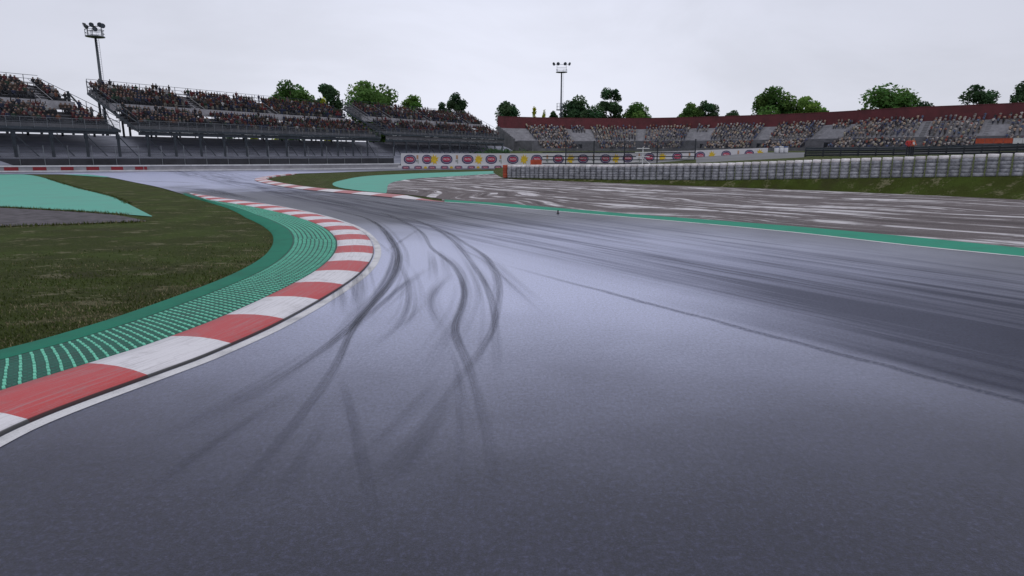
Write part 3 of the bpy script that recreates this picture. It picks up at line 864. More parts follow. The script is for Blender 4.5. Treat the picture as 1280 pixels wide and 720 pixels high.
# orange plastic barrier behind the wall, left end
p = P(670, 206, 64); p.z = ground_z(670, 64)
mb = MB(); zt_ = P(670,199.8,64).z - p.z
pr = [(-.28,0),(.28,0),(.28,.18),(.12,.45),(.10,zt_),(-.10,zt_),(-.12,.45),(-.28,.18)]
for e in (-.55,):
    k = len(mb.v)
    for xx in (-.55,.55):
        for a, z in pr: mb.v.append(p+Vector((xx,a,z)))
    L = len(pr)
    for i in range(L):
        j = (i+1)%L; mb.f.append((k+i,k+j,k+L+j,k+L+i)); mb.m.append(0); mb.uv.append(None)
    mb.f += [tuple(range(k+L-1,k-1,-1)), tuple(range(k+L,k+2*L))]; mb.m += [0,0]; mb.uv += [None,None]
for dx in (-.3,0,.3): mb.box(p+Vector((dx,-.13,zt_*.55)),(1,0,0),(0,1,0),.06,.06,zt_*.4)
tag(mb.build('plastic_barrier', M_ORANGE, at=p), 'orange plastic barrier peeping over the tyre wall by the advertising boards', 'barrier')

# small dark peg by the verge
p = G(697.5, 267)
mb = MB(); mb.lathe(p, [(.05,0),(.05,.015),(.025,.02),(.022,.11),(.012,.125)], 10)
tag(mb.build('marker_peg', M_RUBBER, at=p), 'tiny dark marker peg at the start of the green verge', 'peg')

# ------------------------------------------------------------------ low concrete barrier at the far bend
def line_pt(tab, px, z=0):
    a = [(p[0], 0) for p in tab]
    for (x0,y0),(x1,y1) in zip(tab, tab[1:]):
        if x0 <= px <= x1 or (x1,y1)==tab[-1]:
            A, B_ = G(x0,y0), G(x1,y1)
            # intersect bearing with the segment
            u = (px-640)/FPX/(CP+(360-212)/FPX*SP)
            d = B_-A; t = (u*A.y-A.x)/(d.x-u*d.y)
            q = A + d*t; return Vector((q.x,q.y,z)), d.normalized()
bar = thing('concrete_barrier', G(180,214), 'long low white barrier with red blocks across the far bend', 'barrier')
PT = [line_pt(barrier_base, px)[0] for px in (-330,0,180,300,400,500)]
def run(mb, pts, z0, z1, d0, d1, mi=0):
    for a, b_ in zip(pts, pts[1:]):
        d = (b_-a).normalized(); n_ = Vector((-d.y,d.x,0)); 
        if n_.y < 0: n_ = -n_
        q = [a+n_*d0, b_+n_*d0, b_+n_*d1, a+n_*d1]
        mb.hexa([x+Vector((0,0,z0)) for x in q]+[x+Vector((0,0,z1)) for x in q], mi)
mb = MB(); run(mb, PT, .0, .15, .0, .4); mb.build('base_strip', M_WHITE, bar)
mb = MB(); run(mb, PT, .15, .58, .06, .34); mb.build('wall', M_CONC, bar)
mb = MB(); run(mb, PT, .58, .74, .0, .4); mb.build('top_rail', M_WHITE, bar)
for x0, x1 in ((-64,-46),(-29,-12),(5,23),(41,58),(76,92),(108,124),(139,154),(169,184)):
    a, _ = line_pt(barrier_base, x0); b_, _ = line_pt(barrier_base, x1)
    mb = MB(); run(mb, [a,b_], .16, .57, .03, .2); mb.build('red_block', M_RED, bar)

# debris fence behind the barrier
FB = [p + Vector((-1.6,4.2,0)) for p in PT]
fen = thing('debris_fence', FB[1], 'dark mesh debris fence with thin posts below the left grandstands', 'fence')
mb = MB(); run(mb, FB, .0, 1.45, .0, .22); mb.build('kick_wall', M_KICK, fen)
mb = MB()
acc = 0
for a, b_ in zip(FB, FB[1:]):
    L = (b_-a).length; z0, z1 = Vector((0,0,1.46)), Vector((0,0,3.0))
    mb.quad(a+z0, b_+z0, b_+z1, a+z1, 0, ((acc,0),(acc+L,0),(acc+L,1.7),(acc,1.7))); acc += L
mb.build('mesh_panel', M_NET, fen)
mb = MB()
for z in (1.7, 2.3, 2.95):
    for a, b_ in zip(FB, FB[1:]): mb.tube(a+Vector((0,-.02,z)), b_+Vector((0,-.02,z)), .018, n=5)
mb.build('cable', M_DSTEEL, fen)
Cf, Lf = resample(FB, 2.6)
for p in Cf:
    mb = MB(); mb.tube(p+Vector((0,-.08,0)), p+Vector((0,-.08,3.1)), .045, n=6); mb.build('post', M_GALV, fen)

# ------------------------------------------------------------------ left grandstands
B0 = Vector((-64,100,0)); SD = Vector((.498,.867,0)).normalized(); SN = Vector((SD.y,-SD.x,0))
def W(s, q, z): return B0 + SD*s + SN*q + Vector((0,0,z))
ROW_U, ROW_L = 6, 5
seats = []      # (pos, yaw, zone)
yawL = math.atan2(SN.y, SN.x)
def left_stand(label, s0, s1, dz, aisles, slopeL=0.0, slopeR=0.0, zone='left'):
    root = thing('grandstand', W((s0+s1)/2, 13, 0), label, 'grandstand', None)
    tops = 11.35+dz
    def ends(q): return s0 + slopeL*q, s1 + slopeR*q
    def tier(name, q0, z0, n, mat):
        mb = MB()
        for i in range(n):
            qa, qb = q0+i*.85, q0+(i+1)*.85; z = z0-.42*i
            a, b_ = ends(qa)
            mb.hexa([W(a,qa,z-.62),W(a,qb,z-.62),W(b_,qb,z-.62),W(b_,qa,z-.62), W(a,qa,z),W(a,qb,z),W(b_,qb,z),W(b_,qa,z)])
            # bench seat
            mb.hexa([W(a,qa+.08,z+.34),W(a,qa+.42,z+.34),W(b_,qa+.42,z+.34),W(b_,qa+.08,z+.34),W(a,qa+.08,z+.42),W(a,qa+.42,z+.42),W(b_,qa+.42,z+.42),W(b_,qa+.08,z+.42)])
            s = a+.35
            while s < b_-.3:
                blocked = any(abs(s-c) < w/2+.15 for c, w in aisles)
                if not blocked and random.random() < .95:
                    seats.append((W(s+random.uniform(-.08,.08), qa+.3, z), yawL+random.uniform(-.4,.4), zone, name, label))
                s += .56
        return mb.build(name, mat, root)
    tier('upper_tier', .3, tops, ROW_U, M_DCONC)
    zw = tops-.42*ROW_U-.45; qw = .3+.85*ROW_U
    a, b_ = ends(qw)
    mb = MB(); mb.hexa([W(a,qw,zw-.3),W(a,qw+1.3,zw-.3),W(b_,qw+1.3,zw-.3),W(b_,qw,zw-.3),W(a,qw,zw),W(a,qw+1.3,zw),W(b_,qw+1.3,zw),W(b_,qw,zw)])
    mb.hexa([W(a,qw-.06,zw-.1),W(a,qw+.02,zw-.1),W(b_,qw+.02,zw-.1),W(b_,qw-.06,zw-.1),W(a,qw-.06,zw+.86),W(a,qw+.02,zw+.86),W(b_,qw+.02,zw+.86),W(b_,qw-.06,zw+.86)])
    mb.build('walkway', M_CONC, root)
    ql = qw+1.3; zl = zw-.75
    tier('lower_tier', ql, zl, ROW_L, M_DCONC)
    qf = ql+.85*ROW_L; zf = zl-.42*ROW_L-.1
    a, b_ = ends(qf)
    # front deck, fascia and mesh balustrade
    mb = MB(); mb.hexa([W(a,qf,zf-.25),W(a,qf+1.3,zf-.25),W(b_,qf+1.3,zf-.25),W(b_,qf,zf-.25),W(a,qf,zf),W(a,qf+1.3,zf),W(b_,qf+1.3,zf),W(b_,qf,zf)])
    mb.build('front_deck', M_STEEL, root)
    mb = MB(); mb.quad(W(a,qf+1.32,zf),W(b_,qf+1.32,zf),W(b_,qf+1.32,zf+1.15),W(a,qf+1.32,zf+1.15),0,((0,0),(b_-a,0),(b_-a,1.15),(0,1.15)))
    mb.build('balustrade_mesh', M_NETL, root)
    mb = MB(); mb.bar(W(a,qf+1.35,zf+1.17),W(b_,qf+1.35,zf+1.17),.05); mb.bar(W(a,qf+1.35,zf+.6),W(b_,qf+1.35,zf+.6),.03)
    s = a
    while s < b_: mb.bar(W(s,qf+1.35,zf-.1),W(s,qf+1.35,zf+1.2),.045); s += 1.5
    mb.build('front_railing', M_GALV, root)
    zg = 4.95
    mb = MB(); mb.bar(W(a,qf+1.0,zg),W(b_,qf+1.0,zg),.22,.5); mb.bar(W(a,qf+1.3,zf-.3),W(b_,qf+1.3,zf-.3),.1,.14); mb.build('girder', M_STEEL, root)
    # fascia boards that close most of the gap under the deck
    full = dz > .5
    k = 0; s = a
    while s < b_-.1:
        e = min(s+4.2, b_)
        if full or k % 5 in (0, 2, 3):
            mb = MB(); mb.hexa([W(s+.02,qf+1.02,zg+.26),W(s+.02,qf+1.10,zg+.26),W(e-.02,qf+1.10,zg+.26),W(e-.02,qf+1.02,zg+.26),W(s+.02,qf+1.02,zf-.38),W(s+.02,qf+1.10,zf-.38),W(e-.02,qf+1.10,zf-.38),W(e-.02,qf+1.02,zf-.38)])
            if full: mb.hexa([W(s+.02,qf+.8,zg-.75),W(s+.02,qf+.86,zg-.75),W(e-.02,qf+.86,zg-.75),W(e-.02,qf+.8,zg-.75),W(s+.02,qf+.8,zg-.1),W(s+.02,qf+.86,zg-.1),W(e-.02,qf+.86,zg-.1),W(e-.02,qf+.8,zg-.1)])
            mb.build('fascia', M_DCONC, root)
        s = e; k += 1
    # back rail
    a, b_ = ends(0)
    mb = MB()
    for z in (.55,1.05,1.55): mb.bar(W(a,.1,tops+z),W(b_,.1,tops+z),.055)
    s = a
    while s < b_: mb.bar(W(s,.1,tops-.5),W(s,.1,tops+1.58),.06); s += 2.0
    mb.build('back_railing', M_STEEL, root)
    # stairs of each aisle
    for c, w in aisles:
        mb = MB()
        for i in range(ROW_U*2):
            qa = .35+i*.425; z = tops-.21*i+.02
            mb.hexa([W(c-w/2,qa,z-.3),W(c-w/2,qa+.425,z-.3),W(c+w/2,qa+.425,z-.3),W(c+w/2,qa,z-.3),W(c-w/2,qa,z+.12),W(c-w/2,qa+.425,z+.12),W(c+w/2,qa+.425,z+.12),W(c+w/2,qa,z+.12)])
        for e in (-1,1):
            mb.bar(W(c+e*w/2,.4,tops+.95),W(c+e*w/2,6.2,tops-2.1),.05)
        mb.build('stairs', M_CONC, root)
    # legs: front columns with raking braces, back columns
    qb_ = qf+1.0; a, b_ = ends(qf)
    k0 = math.ceil((a+15.3)/4.2-1e-6)
    s = -15.3+4.2*k0
    while s < b_:
        mb = MB(); mb.bar(W(s,qb_,0),W(s,qb_,zg-.2),.30,.24); mb.bar(W(s,qb_,zg-.9),W(s,qb_,zg-.2),.42,.34); mb.build('column', M_STEEL, root)
        mb = MB(); mb.bar(W(s,qb_-.1,zg-.3),W(s+2.9,qb_-.1,zg-3.6),.10); mb.build('brace', M_STEEL, root)
        mb = MB(); mb.bar(W(s,ql-.6,1),W(s,ql-.6,zl-.3),.22); mb.bar(W(s,qb_,zg),W(s,ql-.6,zl-.7),.16); mb.bar(W(s,.8,tops-.7),W(s,ql-.6,zl-.7),.18); mb.bar(W(s,.5,-.1),W(s,.5,tops-.3),.24); mb.bar(W(s,ql-.6,3),W(s,.5,tops-1.2),.10)
        mb.build('frame', M_DSTEEL, root)
        s += 4.2
    # raker girders at the ends
    for e, t in ((0, slopeL),(1, slopeR)):
        mb = MB()
        A_ = ends(0)[e]; F_ = ends(qf+1)[e]
        mb.bar(W(A_,0,tops+.5),W(F_,qf+1,zf+.9),.08); mb.bar(W(A_,0,tops-.5),W(F_,qf+1,zf-.3),.2,.35); mb.bar(W(A_,0,tops+1.3),W(F_,qf+1,zf+1.6),.06)
        for k in range(6):
            t_ = k/5; q_ = (qf+1)*t_
            mb.bar(W(ends(q_)[e],q_,tops-.5+(zf-.3-tops+.5)*t_),W(ends(q_)[e],q_,tops+1.3+(zf+1.6-tops-1.3)*t_),.06)
        mb.build('end_railing', M_STEEL, root)
    return root
left_stand('dark crowded grandstand at the far left, left of the tall floodlight mast', -46, -6.2, 0, [(-8.3-.0,1.4),(-23,1.4),(-38,1.4)], slopeR=.33)
left_stand('long middle grandstand between the tall floodlight mast and the gap with trees', .3, 48.0, .15, [(14.4,1.6),(29.6,1.6)], slopeR=.33)
left_stand('pale stepped grandstand at the end of the left row, with closely spaced stairs', 53.5, 103.0, .95, [(54.4,1.4),(62.0,1.6),(77,1.8),(94,2.2)])

# grey embankment behind the columns
mb = MB()
for a, b_ in ((-60,-20),(-20,20),(20,60),(60,112)):
    for (q0,z0),(q1,z1) in (((14.5,.0),(12.5,1.4)),((12.5,1.4),(8.5,3.7)),((8.5,3.7),(5.5,4.7)),((5.5,4.7),(4.0,4.75)),((4.0,4.75),(1.0,-.1))):
        mb.quad(W(a,q0,z0),W(b_,q0,z0),W(b_,q1,z1),W(a,q1,z1))
    for q_, z_ in ((12.4,1.5),(11.0,2.25)):
        mb.bar(W(a,q_+.1,z_),W(b_,q_+.1,z_),.08,.10)
tag(mb.build('embankment', M_EMB), 'banked grey slope beneath the left grandstands', kind='structure')
# bare dark strip between the fence and the stands
zst = [W(-60,14.6,0),W(112,14.6,0), W(112,20,0)]
sheet('service_strip', [W(-60,14.6,0), W(110,14.6,0)] + [G(640,207.2), G(500,209.6)] + [p+Vector((-1.6,4.5,0)) for p in PT[::-1][1:]], -.014, M_DIRT, 'dark bare service strip in front of the left grandstands')

# ------------------------------------------------------------------ right grandstand, curved, with the maroon parapet
back_px = [(622,145.6,209),(640,146,213),(700,147.3,219),(760,148,222),(820,147.4,219.5),(880,146,213),(960,143.4,202),(1040,140,189),(1130,135,172),(1210,132,163),(1280,129,155.5),(1400,124,144),(1560,117,131)]
BK = [P(x,y,D) for x,y,D in back_px]
ZT = 13.75
BKc, BKL = resample(catmull([Vector((p.x,p.y,0)) for p in BK], 8), 1.0)
nb = len(BKc)
nin = []
for i in range(nb):
    v_ = left_normal(BKc, i)
    if v_.y > 0: v_ = -v_
    nin.append(v_)
for _ in range(30): nin = [(nin[max(i-1,0)]+nin[i]*2+nin[min(i+1,nb-1)]).normalized() for i in range(nb)]
def bearing(p): 
    return 640 + FPX*p.x/p.y*(CP+.25*SP)
rs = thing('grandstand', (60,198,2.7), 'curved grandstand under a maroon parapet across the right half', 'grandstand')
def arc(i, q, z): p = BKc[i]+nin[i]*q; return Vector((p.x,p.y,z))
def arc_run(mb, q0, q1, z0, z1, i0=0, i1=None, mi=0):
    i1 = nb-1 if i1 is None else i1
    st = 2
    i = i0
    while i < i1:
        j = min(i+st, i1)
        mb.hexa([arc(i,q1,z0),arc(j,q1,z0),arc(j,q0,z0),arc(i,q0,z0),arc(i,q1,z1),arc(j,q1,z1),arc(j,q0,z1),arc(i,q0,z1)], mi)
        i = j
mb = MB(); arc_run(mb, -.3, .0, 2.5, 10.6); mb.build('back_wall', M_DCONC, rs)
mb = MB(); arc_run(mb, -.1, .25, 10.25, ZT); arc_run(mb, -.15, .32, ZT-.02, ZT+.16)
mb.build('parapet', M_PARAPET, rs)
blocks_u = [(655,705),(738,795),(806,866),(897,957),(974,1036),(1076,1155),(1168,1234),(1268,1330),(1345,1420),(1440,1600)]
small_u = [(712,728),(872,888),(1047,1066),(1240,1262)]
yaw_at = lambda i: math.atan2(nin[i].y, nin[i].x)
RU, RLW = 10, 6
def rtier(name, q0, z0, n, dq, dzz, mat):
    mb = MB()
    for r in range(n):
        arc_run(mb, q0+r*dq, q0+(r+1)*dq, z0-r*dzz-.6, z0-r*dzz)
        for i in range(nb-1):
            px = bearing(BKc[i])
            inu = any(a <= px <= b_ for a, b_ in blocks_u)
            if name == 'upper_tier' and not inu and r < 4: inu = any(a <= px <= b_ for a, b_ in small_u)
            if name == 'lower_tier' and not inu: continue
            if inu and random.random() < .96:
                p = arc(i, q0+r*dq+.3, z0-r*dzz)
                seats.append((p, yaw_at(i)+random.uniform(-.25,.25), 'right', name, None))
    return mb.build(name, mat, rs)
rtier('upper_tier', .3, 10.2, RU, .8, .43, M_CONC)
zq = 10.2-.43*RU
mb = MB(); arc_run(mb, 8.3, 9.6, zq-.5, zq-.1); arc_run(mb, 9.6, 9.8, zq-1.2, zq+.3); mb.build('walkway', M_DCONC, rs)
rtier('lower_tier', 9.85, zq-1.0, RLW, .8, .33, M_DCONC)
zr = zq-1.0-.33*RLW
mb = MB(); arc_run(mb, 14.65, 15.9, 2.3, zr); arc_run(mb, 15.9, 16.1, 2.3, zr+.9); mb.build('front_wall', M_DCONC, rs)
# entrance mouths between the blocks of the lower tier
gaps = [(a[1], b_[0]) for a, b_ in zip(blocks_u, blocks_u[1:])]
for g0, g1 in gaps:
    idx = [i for i in range(nb) if g0+3 <= bearing(BKc[i]) <= g1-3]
    if len(idx) < 2: continue
    mb = MB(); arc_run(mb, 9.84, 13.6, zq-2.9, zq-.75, idx[0], idx[-1]); mb.build('entrance', M_DSTEEL, rs)
    mb = MB(); arc_run(mb, 13.62, 13.7, zq-2.95, zq-.35, idx[0], idx[-1]); mb.build('entrance_rail', M_DCONC, rs)
mb = MB(); arc_run(mb, -.3, 16.1, 2.4, 6.0, 0, 1)
# stepped end wall on the left
for r in range(RU): 
    a, b_ = arc(0,.3+r*.8,2.5), arc(0,.3+(r+1)*.8,2.5); t_ = (BKc[1]-BKc[0])*.3
    z_ = 10.2-.43*r+.5
    mb.hexa([a-t_,b_-t_,b_+t_*.01,a+t_*.01]+[Vector((x.x,x.y,z_)) for x in (a-t_,b_-t_,b_+t_*.01,a+t_*.01)])
mb.build('end_wall', M_DCONC, rs)
# stairs beside each block
for a, b_ in gaps:
    for px0 in (a, b_):
        i = min(range(nb-1), key=lambda i: abs(bearing(BKc[i])-px0))
        mb = MB()
        for r in range(RU*2):
            arc_run(mb, .3+r*.4, .7+r*.4, 9.9-r*.215, 10.2-r*.215+.09, i, i+1)
        mb.build('stairs', M_PALECON, rs)

# banners on the front wall at the right
def on_front(px, z): 
    i = min(range(nb), key=lambda i: abs(640+FPX*arc(i,16.2,0).x/arc(i,16.2,0).y*(CP+.22*SP)-px))
    return arc(i,16.2,z)
def banner(px0, px1, y0, y1, mat, label, ndiv):
    a = on_front(px0, 0); b_ = on_front(px1, 0); z1 = P(px0,y0,a.y).z; z0 = P(px0,y1,a.y).z
    mb = MB(); d = b_-a; n_ = Vector((d.y,-d.x,0)).normalized()
    for k in range(ndiv):
        p0 = a+d*(k/ndiv)+d.normalized()*.03; p1 = a+d*((k+1)/ndiv)-d.normalized()*.03
        q = [p0+n_*.12,p1+n_*.12,p1,p0]
        mb.hexa([x+Vector((0,0,z0)) for x in q]+[x+Vector((0,0,z1)) for x in q])
    mb.bar(a+Vector((0,0,z1-.05))+n_*.14, b_+Vector((0,0,z1-.05))+n_*.14, .05)
    at = (a+b_)/2; at.z = z0
    return tag(mb.build('banner', mat, at=at), label, 'banner')
banner(1219, 1264, 173.2, 179.4, M_ORANGE, 'orange panelled banner on the front wall of the curved grandstand', 4)
banner(1267, 1300, 172.5, 182, M_WHITE, 'white banner at the right edge beside the orange banner', 3)

# ------------------------------------------------------------------ spectators
def loft_person(standing):
    # rings of six, closed at both ends; regions 0 trousers 1 shirt 2 skin 3 hair
    V, F, R_ = [], [], []
    def loft(rings, regs, n=6):
        k = len(V)
        for c, rx, ry in rings:
            for i in range(n):
                t = 2*math.pi*i/n; V.append((c[0]+math.cos(t)*rx, c[1]+math.sin(t)*ry, c[2]))
        for a in range(len(rings)-1):
            for i in range(n):
                j = (i+1)%n; F.append((k+a*n+i,k+a*n+j,k+(a+1)*n+j,k+(a+1)*n+i)); R_.append(regs[a])
        F.append(tuple(k+(len(rings)-1)*n+i for i in range(n))); R_.append(regs[-1])
    hz = .88 if standing else .45
    loft([((0,0,hz),.12,.17),((0,0,hz+.25),.11,.16),((.01,0,hz+.42),.13,.21),((0,0,hz+.52),.08,.2),((0,0,hz+.56),.05,.06),((.01,0,hz+.62),.085,.07),((.01,0,hz+.70),.10,.078),((0,0,hz+.78),.07,.06)], [1,1,1,1,2,2,3])
    for e in (-1,1):
        if standing: loft([((0,e*.09,0),.05,.05),((0,e*.09,.45),.06,.06),((0,e*.09,.9),.085,.085)], [0,0])
        else:
            k = len(V); n = 4
            for x, z, r in ((-.05,hz+.06,.08),(.40,hz+.06,.07)):
                for i in range(4):
                    t = math.pi/4+math.pi/2*i; V.append((x, e*.1+math.cos(t)*r, z+math.sin(t)*r))
            for i in range(4):
                j=(i+1)%4; F.append((k+i,k+4+i,k+4+j,k+j)); R_.append(0)
            F.append((k+4,k+5,k+6,k+7)); R_.append(0)
            loft([((.38,e*.1,.0),.045,.045),((.38,e*.1,hz+.1),.06,.06)],[0])
        # arm
        up = random.random() < .0
        loft([((.1,e*.2,hz+.08),.035,.035),((.05,e*.24,hz+.3),.045,.045),((0,e*.2,hz+.5),.055,.055)],[2 if standing else 1,1])
    return np.array(V), F, R_
cam = Vector((0,0,HCAM))
# nearest three hundred in view become individuals
def in_view(p):
    x = 640+FPX*p.x/p.y*(CP+.25*SP); return -4 < x < 1284
cand = sorted([k for k, s in enumerate(seats) if in_view(s[0]) and s[2] == 'left'], key=lambda k: (seats[k][0]-cam).length)
indiv = set(cand[:300])
shirts_l = [('dark red',(.085,.016,.02)),('black',(.014,.014,.018)),('navy blue',(.018,.024,.055)),('brown',(.05,.03,.022)),('grey',(.09,.09,.10)),('dull orange',(.13,.05,.028)),('white',(.30,.30,.31)),('dark green',(.018,.04,.026))]
wts_l = [.16,.27,.18,.15,.13,.03,.03,.05]
# individuals: one continuous skinned body per shirt colour and pose
def skin_person(standing, arms_up, scale=1.0, detail=1):
    hz = .9 if standing else .5
    J = {'pel':(0,0,hz),'wai':(0,0,hz+.2),'che':(.01,0,hz+.38),'nek':(0,0,hz+.54),'hed':(.02,0,hz+.66),'top':(.015,0,hz+.74)}
    Rr = {'pel':.13,'wai':.12,'che':.145,'nek':.055,'hed':.088,'top':.06}
    E = [('pel','wai'),('wai','che'),('che','nek'),('nek','hed'),('hed','top')]
    for e, sd in ((1,'l'),(-1,'r')):
        J['sh'+sd]=(0,e*.19,hz+.47); Rr['sh'+sd]=.06; E.append(('che','sh'+sd))
        if arms_up: J['el'+sd]=(.08,e*.30,hz+.66); J['ha'+sd]=(.12,e*.26,hz+.92)
        else: J['el'+sd]=(.02,e*.25,hz+.22); J['ha'+sd]=(.22,e*.16,hz+.10)
        Rr['el'+sd]=.045; Rr['ha'+sd]=.036
        E += [('sh'+sd,'el'+sd),('el'+sd,'ha'+sd)]
        J['hp'+sd]=(0,e*.09,hz-.03); Rr['hp'+sd]=.09
        if standing: J['kn'+sd]=(.02,e*.1,hz*.52); J['an'+sd]=(-.01,e*.1,.07); J['to'+sd]=(.15,e*.11,.035)
        else: J['kn'+sd]=(.42,e*.11,hz-.02); J['an'+sd]=(.40,e*.11,.07); J['to'+sd]=(.54,e*.12,.035)
        Rr['kn'+sd]=.065; Rr['an'+sd]=.045; Rr['to'+sd]=.038
        E += [('pel','hp'+sd),('hp'+sd,'kn'+sd),('kn'+sd,'an'+sd),('an'+sd,'to'+sd)]
    names = list(J); me = bpy.data.meshes.new('body')
    me.from_pydata([J[k] for k in names], [], [(names.index(a),names.index(b_)) for a, b_ in E])
    o = bpy.data.objects.new('body', me); COL.objects.link(o)
    md = o.modifiers.new('Skin','SKIN')
    for i, k in enumerate(names):
        sv = me.skin_vertices[0].data[i]; sv.radius = (Rr[k],Rr[k]); sv.use_root = (k == 'pel')
    if detail:
        sb = o.modifiers.new('Sub','SUBSURF'); sb.levels = detail; sb.render_levels = detail
    dg = bpy.context.evaluated_depsgraph_get(); dg.update()
    res = bpy.data.meshes.new_from_object(o.evaluated_get(dg))
    bpy.data.objects.remove(o); bpy.data.meshes.remove(me)
    return res, hz
def dress(me, hz, mats, standing, sleeves=True):
    me.materials.clear()
    for m_ in mats: me.materials.append(m_)           # trousers, shirt, skin, hair, shoes
    for p in me.polygons:
        c = p.center; z = c.z-hz
        if z > .68 or (z > .60 and c.x < -.02): i = 3
        elif z > .53 and abs(c.y) < .13: i = 2
        elif c.z < .09: i = 4
        elif z < .03 or (not standing and c.x > .12 and z < .08): i = 0
        else: i = 1
        p.material_index = i; p.use_smooth = True
protos = {}
shirt_m = {nme: simple('shirt_'+nme.replace(' ','_'), c, .8, 0, .2, 6) for nme, c in shirts_l}
base_p = {k: skin_person(k[0], k[1], detail=0) for k in ((False,False),(False,True),(True,False))}
for nme, c in shirts_l:
    for k, (bm_, hz) in base_p.items():
        me = bm_.copy(); me.name = 'spectator'
        dress(me, hz, [M_DKTROU, shirt_m[nme], M_SKIN, M_HAIR, M_RUBBER], k[0]); protos[(nme,)+k] = me
tier_words = {'upper_tier':'upper tier','lower_tier':'lower tier'}
for k in sorted(indiv):
    p, yaw, zone, tn, lab = seats[k]
    nme = random.choices([s[0] for s in shirts_l], wts_l)[0]
    r = random.random(); pose = (False,False) if r < .72 else (False,True) if r < .86 else (True,False)
    o = bpy.data.objects.new('spectator', protos[(nme,)+pose]); COL.objects.link(o)
    o.location = p if not pose[0] else p+SN*.22; o.rotation_euler = (0,0,yaw); sc_ = random.uniform(.95,1.08); o.scale = (sc_,)*3
    where = 'leftmost grandstand' if 'far left' in lab else 'long middle grandstand'
    tag(o, f'spectator in a {nme} top in the {tier_words[tn]} of the {where}', 'spectator', f'spectators in {nme} tops, {tier_words[tn]}, {where}')

# the rest of the crowd as one mass
pal_l = np.array([c for _, c in shirts_l]); w_l = np.array(wts_l)/sum(wts_l)
pal_r = np.array([(.5,.47,.46),(.34,.30,.29),(.46,.34,.27),(.09,.11,.20),(.32,.10,.08),(.20,.20,.23),(.05,.05,.06),(.44,.40,.30),(.13,.17,.28)])
w_r = np.array([.20,.14,.14,.12,.07,.12,.10,.06,.05]); w_r = w_r/w_r.sum()
tmpl = [loft_person(False), loft_person(True)]
rest = [s for k, s in enumerate(seats) if k not in indiv and (s[0].y > 30) and -700 < 640+FPX*s[0].x/s[0].y < 1700]
VV, LV, LS, CC = [], [], [], []
vo = 0; lo = 0
rng = np.random.RandomState(11)
for (p, yaw, zone, tn, lab) in rest:
    T_, F_, R_ = tmpl[0 if rng.rand() < (.75 if zone == 'left' else .45) else 1]
    s_ = rng.uniform(.95,1.1); c_, n_ = math.cos(yaw), math.sin(yaw)
    x = T_[:,0]*s_; y = T_[:,1]*s_
    VV.append(np.stack([p.x+c_*x-n_*y, p.y+n_*x+c_*y, p.z+T_[:,2]*s_], 1))
    pal, w_ = (pal_l, w_l) if zone == 'left' else (pal_r, w_r)
    sh = pal[rng.choice(len(pal), p=w_)]*rng.uniform(.7,1.3)*(1.0 if zone == 'left' else .8)
    tro = np.array([(.02,.022,.035),(.05,.045,.04),(.03,.04,.08),(.16,.15,.13)][rng.randint(4)])
    sk = np.array((.30,.19,.15))*rng.uniform(.4,1.0)*(.6 if zone == 'left' else .75)
    ha = np.array([(.02,.015,.012),(.06,.035,.02),(.30,.26,.24),(.22,.03,.03)][rng.choice(4,p=[.64,.26,.04,.06])])
    cols4 = (tro, sh, sk, ha)
    for f, r in zip(F_, R_):
        LS.append(lo); lo += len(f); LV.extend(vo+i for i in f)
        CC.extend([(*cols4[r],1)]*len(f))
    vo += len(T_)
me = bpy.data.meshes.new('crowd')
VV = np.concatenate(VV)
me.vertices.add(len(VV)); me.vertices.foreach_set('co', VV.ravel())
me.loops.add(len(LV)); me.loops.foreach_set('vertex_index', LV)
me.polygons.add(len(LS)); me.polygons.foreach_set('loop_start', LS)
me.update(calc_edges=True); me.validate()
ca = me.color_attributes.new('col','FLOAT_COLOR','CORNER'); ca.data.foreach_set('color', np.array(CC).ravel())
me.materials.append(M_CROWD)
o = bpy.data.objects.new('crowd', me); COL.objects.link(o)
tag(o, 'packed crowd of spectators filling the grandstand rows', 'crowd', kind='stuff')
print('seats', len(seats), 'rest', len(rest))

# ------------------------------------------------------------------ advertising wall
adD = [(497,94),(660,98),(870,104),(960,107)]
ad_top = [(497,191.6),(640,191.8),(760,191.2),(870,188.0),(960,184.8)]
BH = 1.72
def ad(px): 
    D = lerp_table(px, adD); return P(px, lerp_table(px, ad_top), D)
adw = thing('advertising_wall', Vector((*ad(640).xy, 0)), 'white advertising wall with purple and red oval logos at the end of the gravel', 'advertising board')
mb = MB()
xs_ = [501,540,580,620,660,700,740,780,820,870,915,960]
for a, b_ in zip(xs_, xs_[1:]):
    A_, B_ = ad(a), ad(b_); n_ = Vector((B_.y-A_.y, -(B_.x-A_.x), 0)).normalized()
    q = [A_, B_, B_-n_*.12, A_-n_*.12]
    mb.hexa([x-Vector((0,0,BH)) for x in q]+q)
mb.build('board', M_LOGOWHITE, adw)
mb = MB()
for a, b_ in zip([497,540,580,632], [540,580,632,632.5]):
    A_, B_ = ad(a), ad(b_); n_ = Vector((B_.y-A_.y, -(B_.x-A_.x), 0)).normalized()
    z0 = Vector((0,0,BH+.62)); z1 = Vector((0,0,BH))
    A0, B0_ = A_-z0, B_-z0
    q = [A_+n_*.3, B_+n_*.3, B_-n_*.1, A_-n_*.1]
    mb.hexa([x-z0 for x in q]+[x-z1-Vector((0,0,.01)) for x in q])
mb.build('lower_board', M_LOGOWHITE, adw)
mb = MB()
for a, b_ in zip([495,540,580], [540,580,634]):
    A_, B_ = ad(a), ad(b_); n_ = Vector((B_.y-A_.y, -(B_.x-A_.x), 0)).normalized()
    q = [A_+n_*.55, B_+n_*.55, B_+n_*.05, A_+n_*.05]
    mb.hexa([Vector((x.x,x.y,-.02)) for x in q]+[Vector((x.x,x.y,min(A_.z,B_.z)-BH-.63)) for x in q])
mb.build('plinth', M_WHITE, adw)
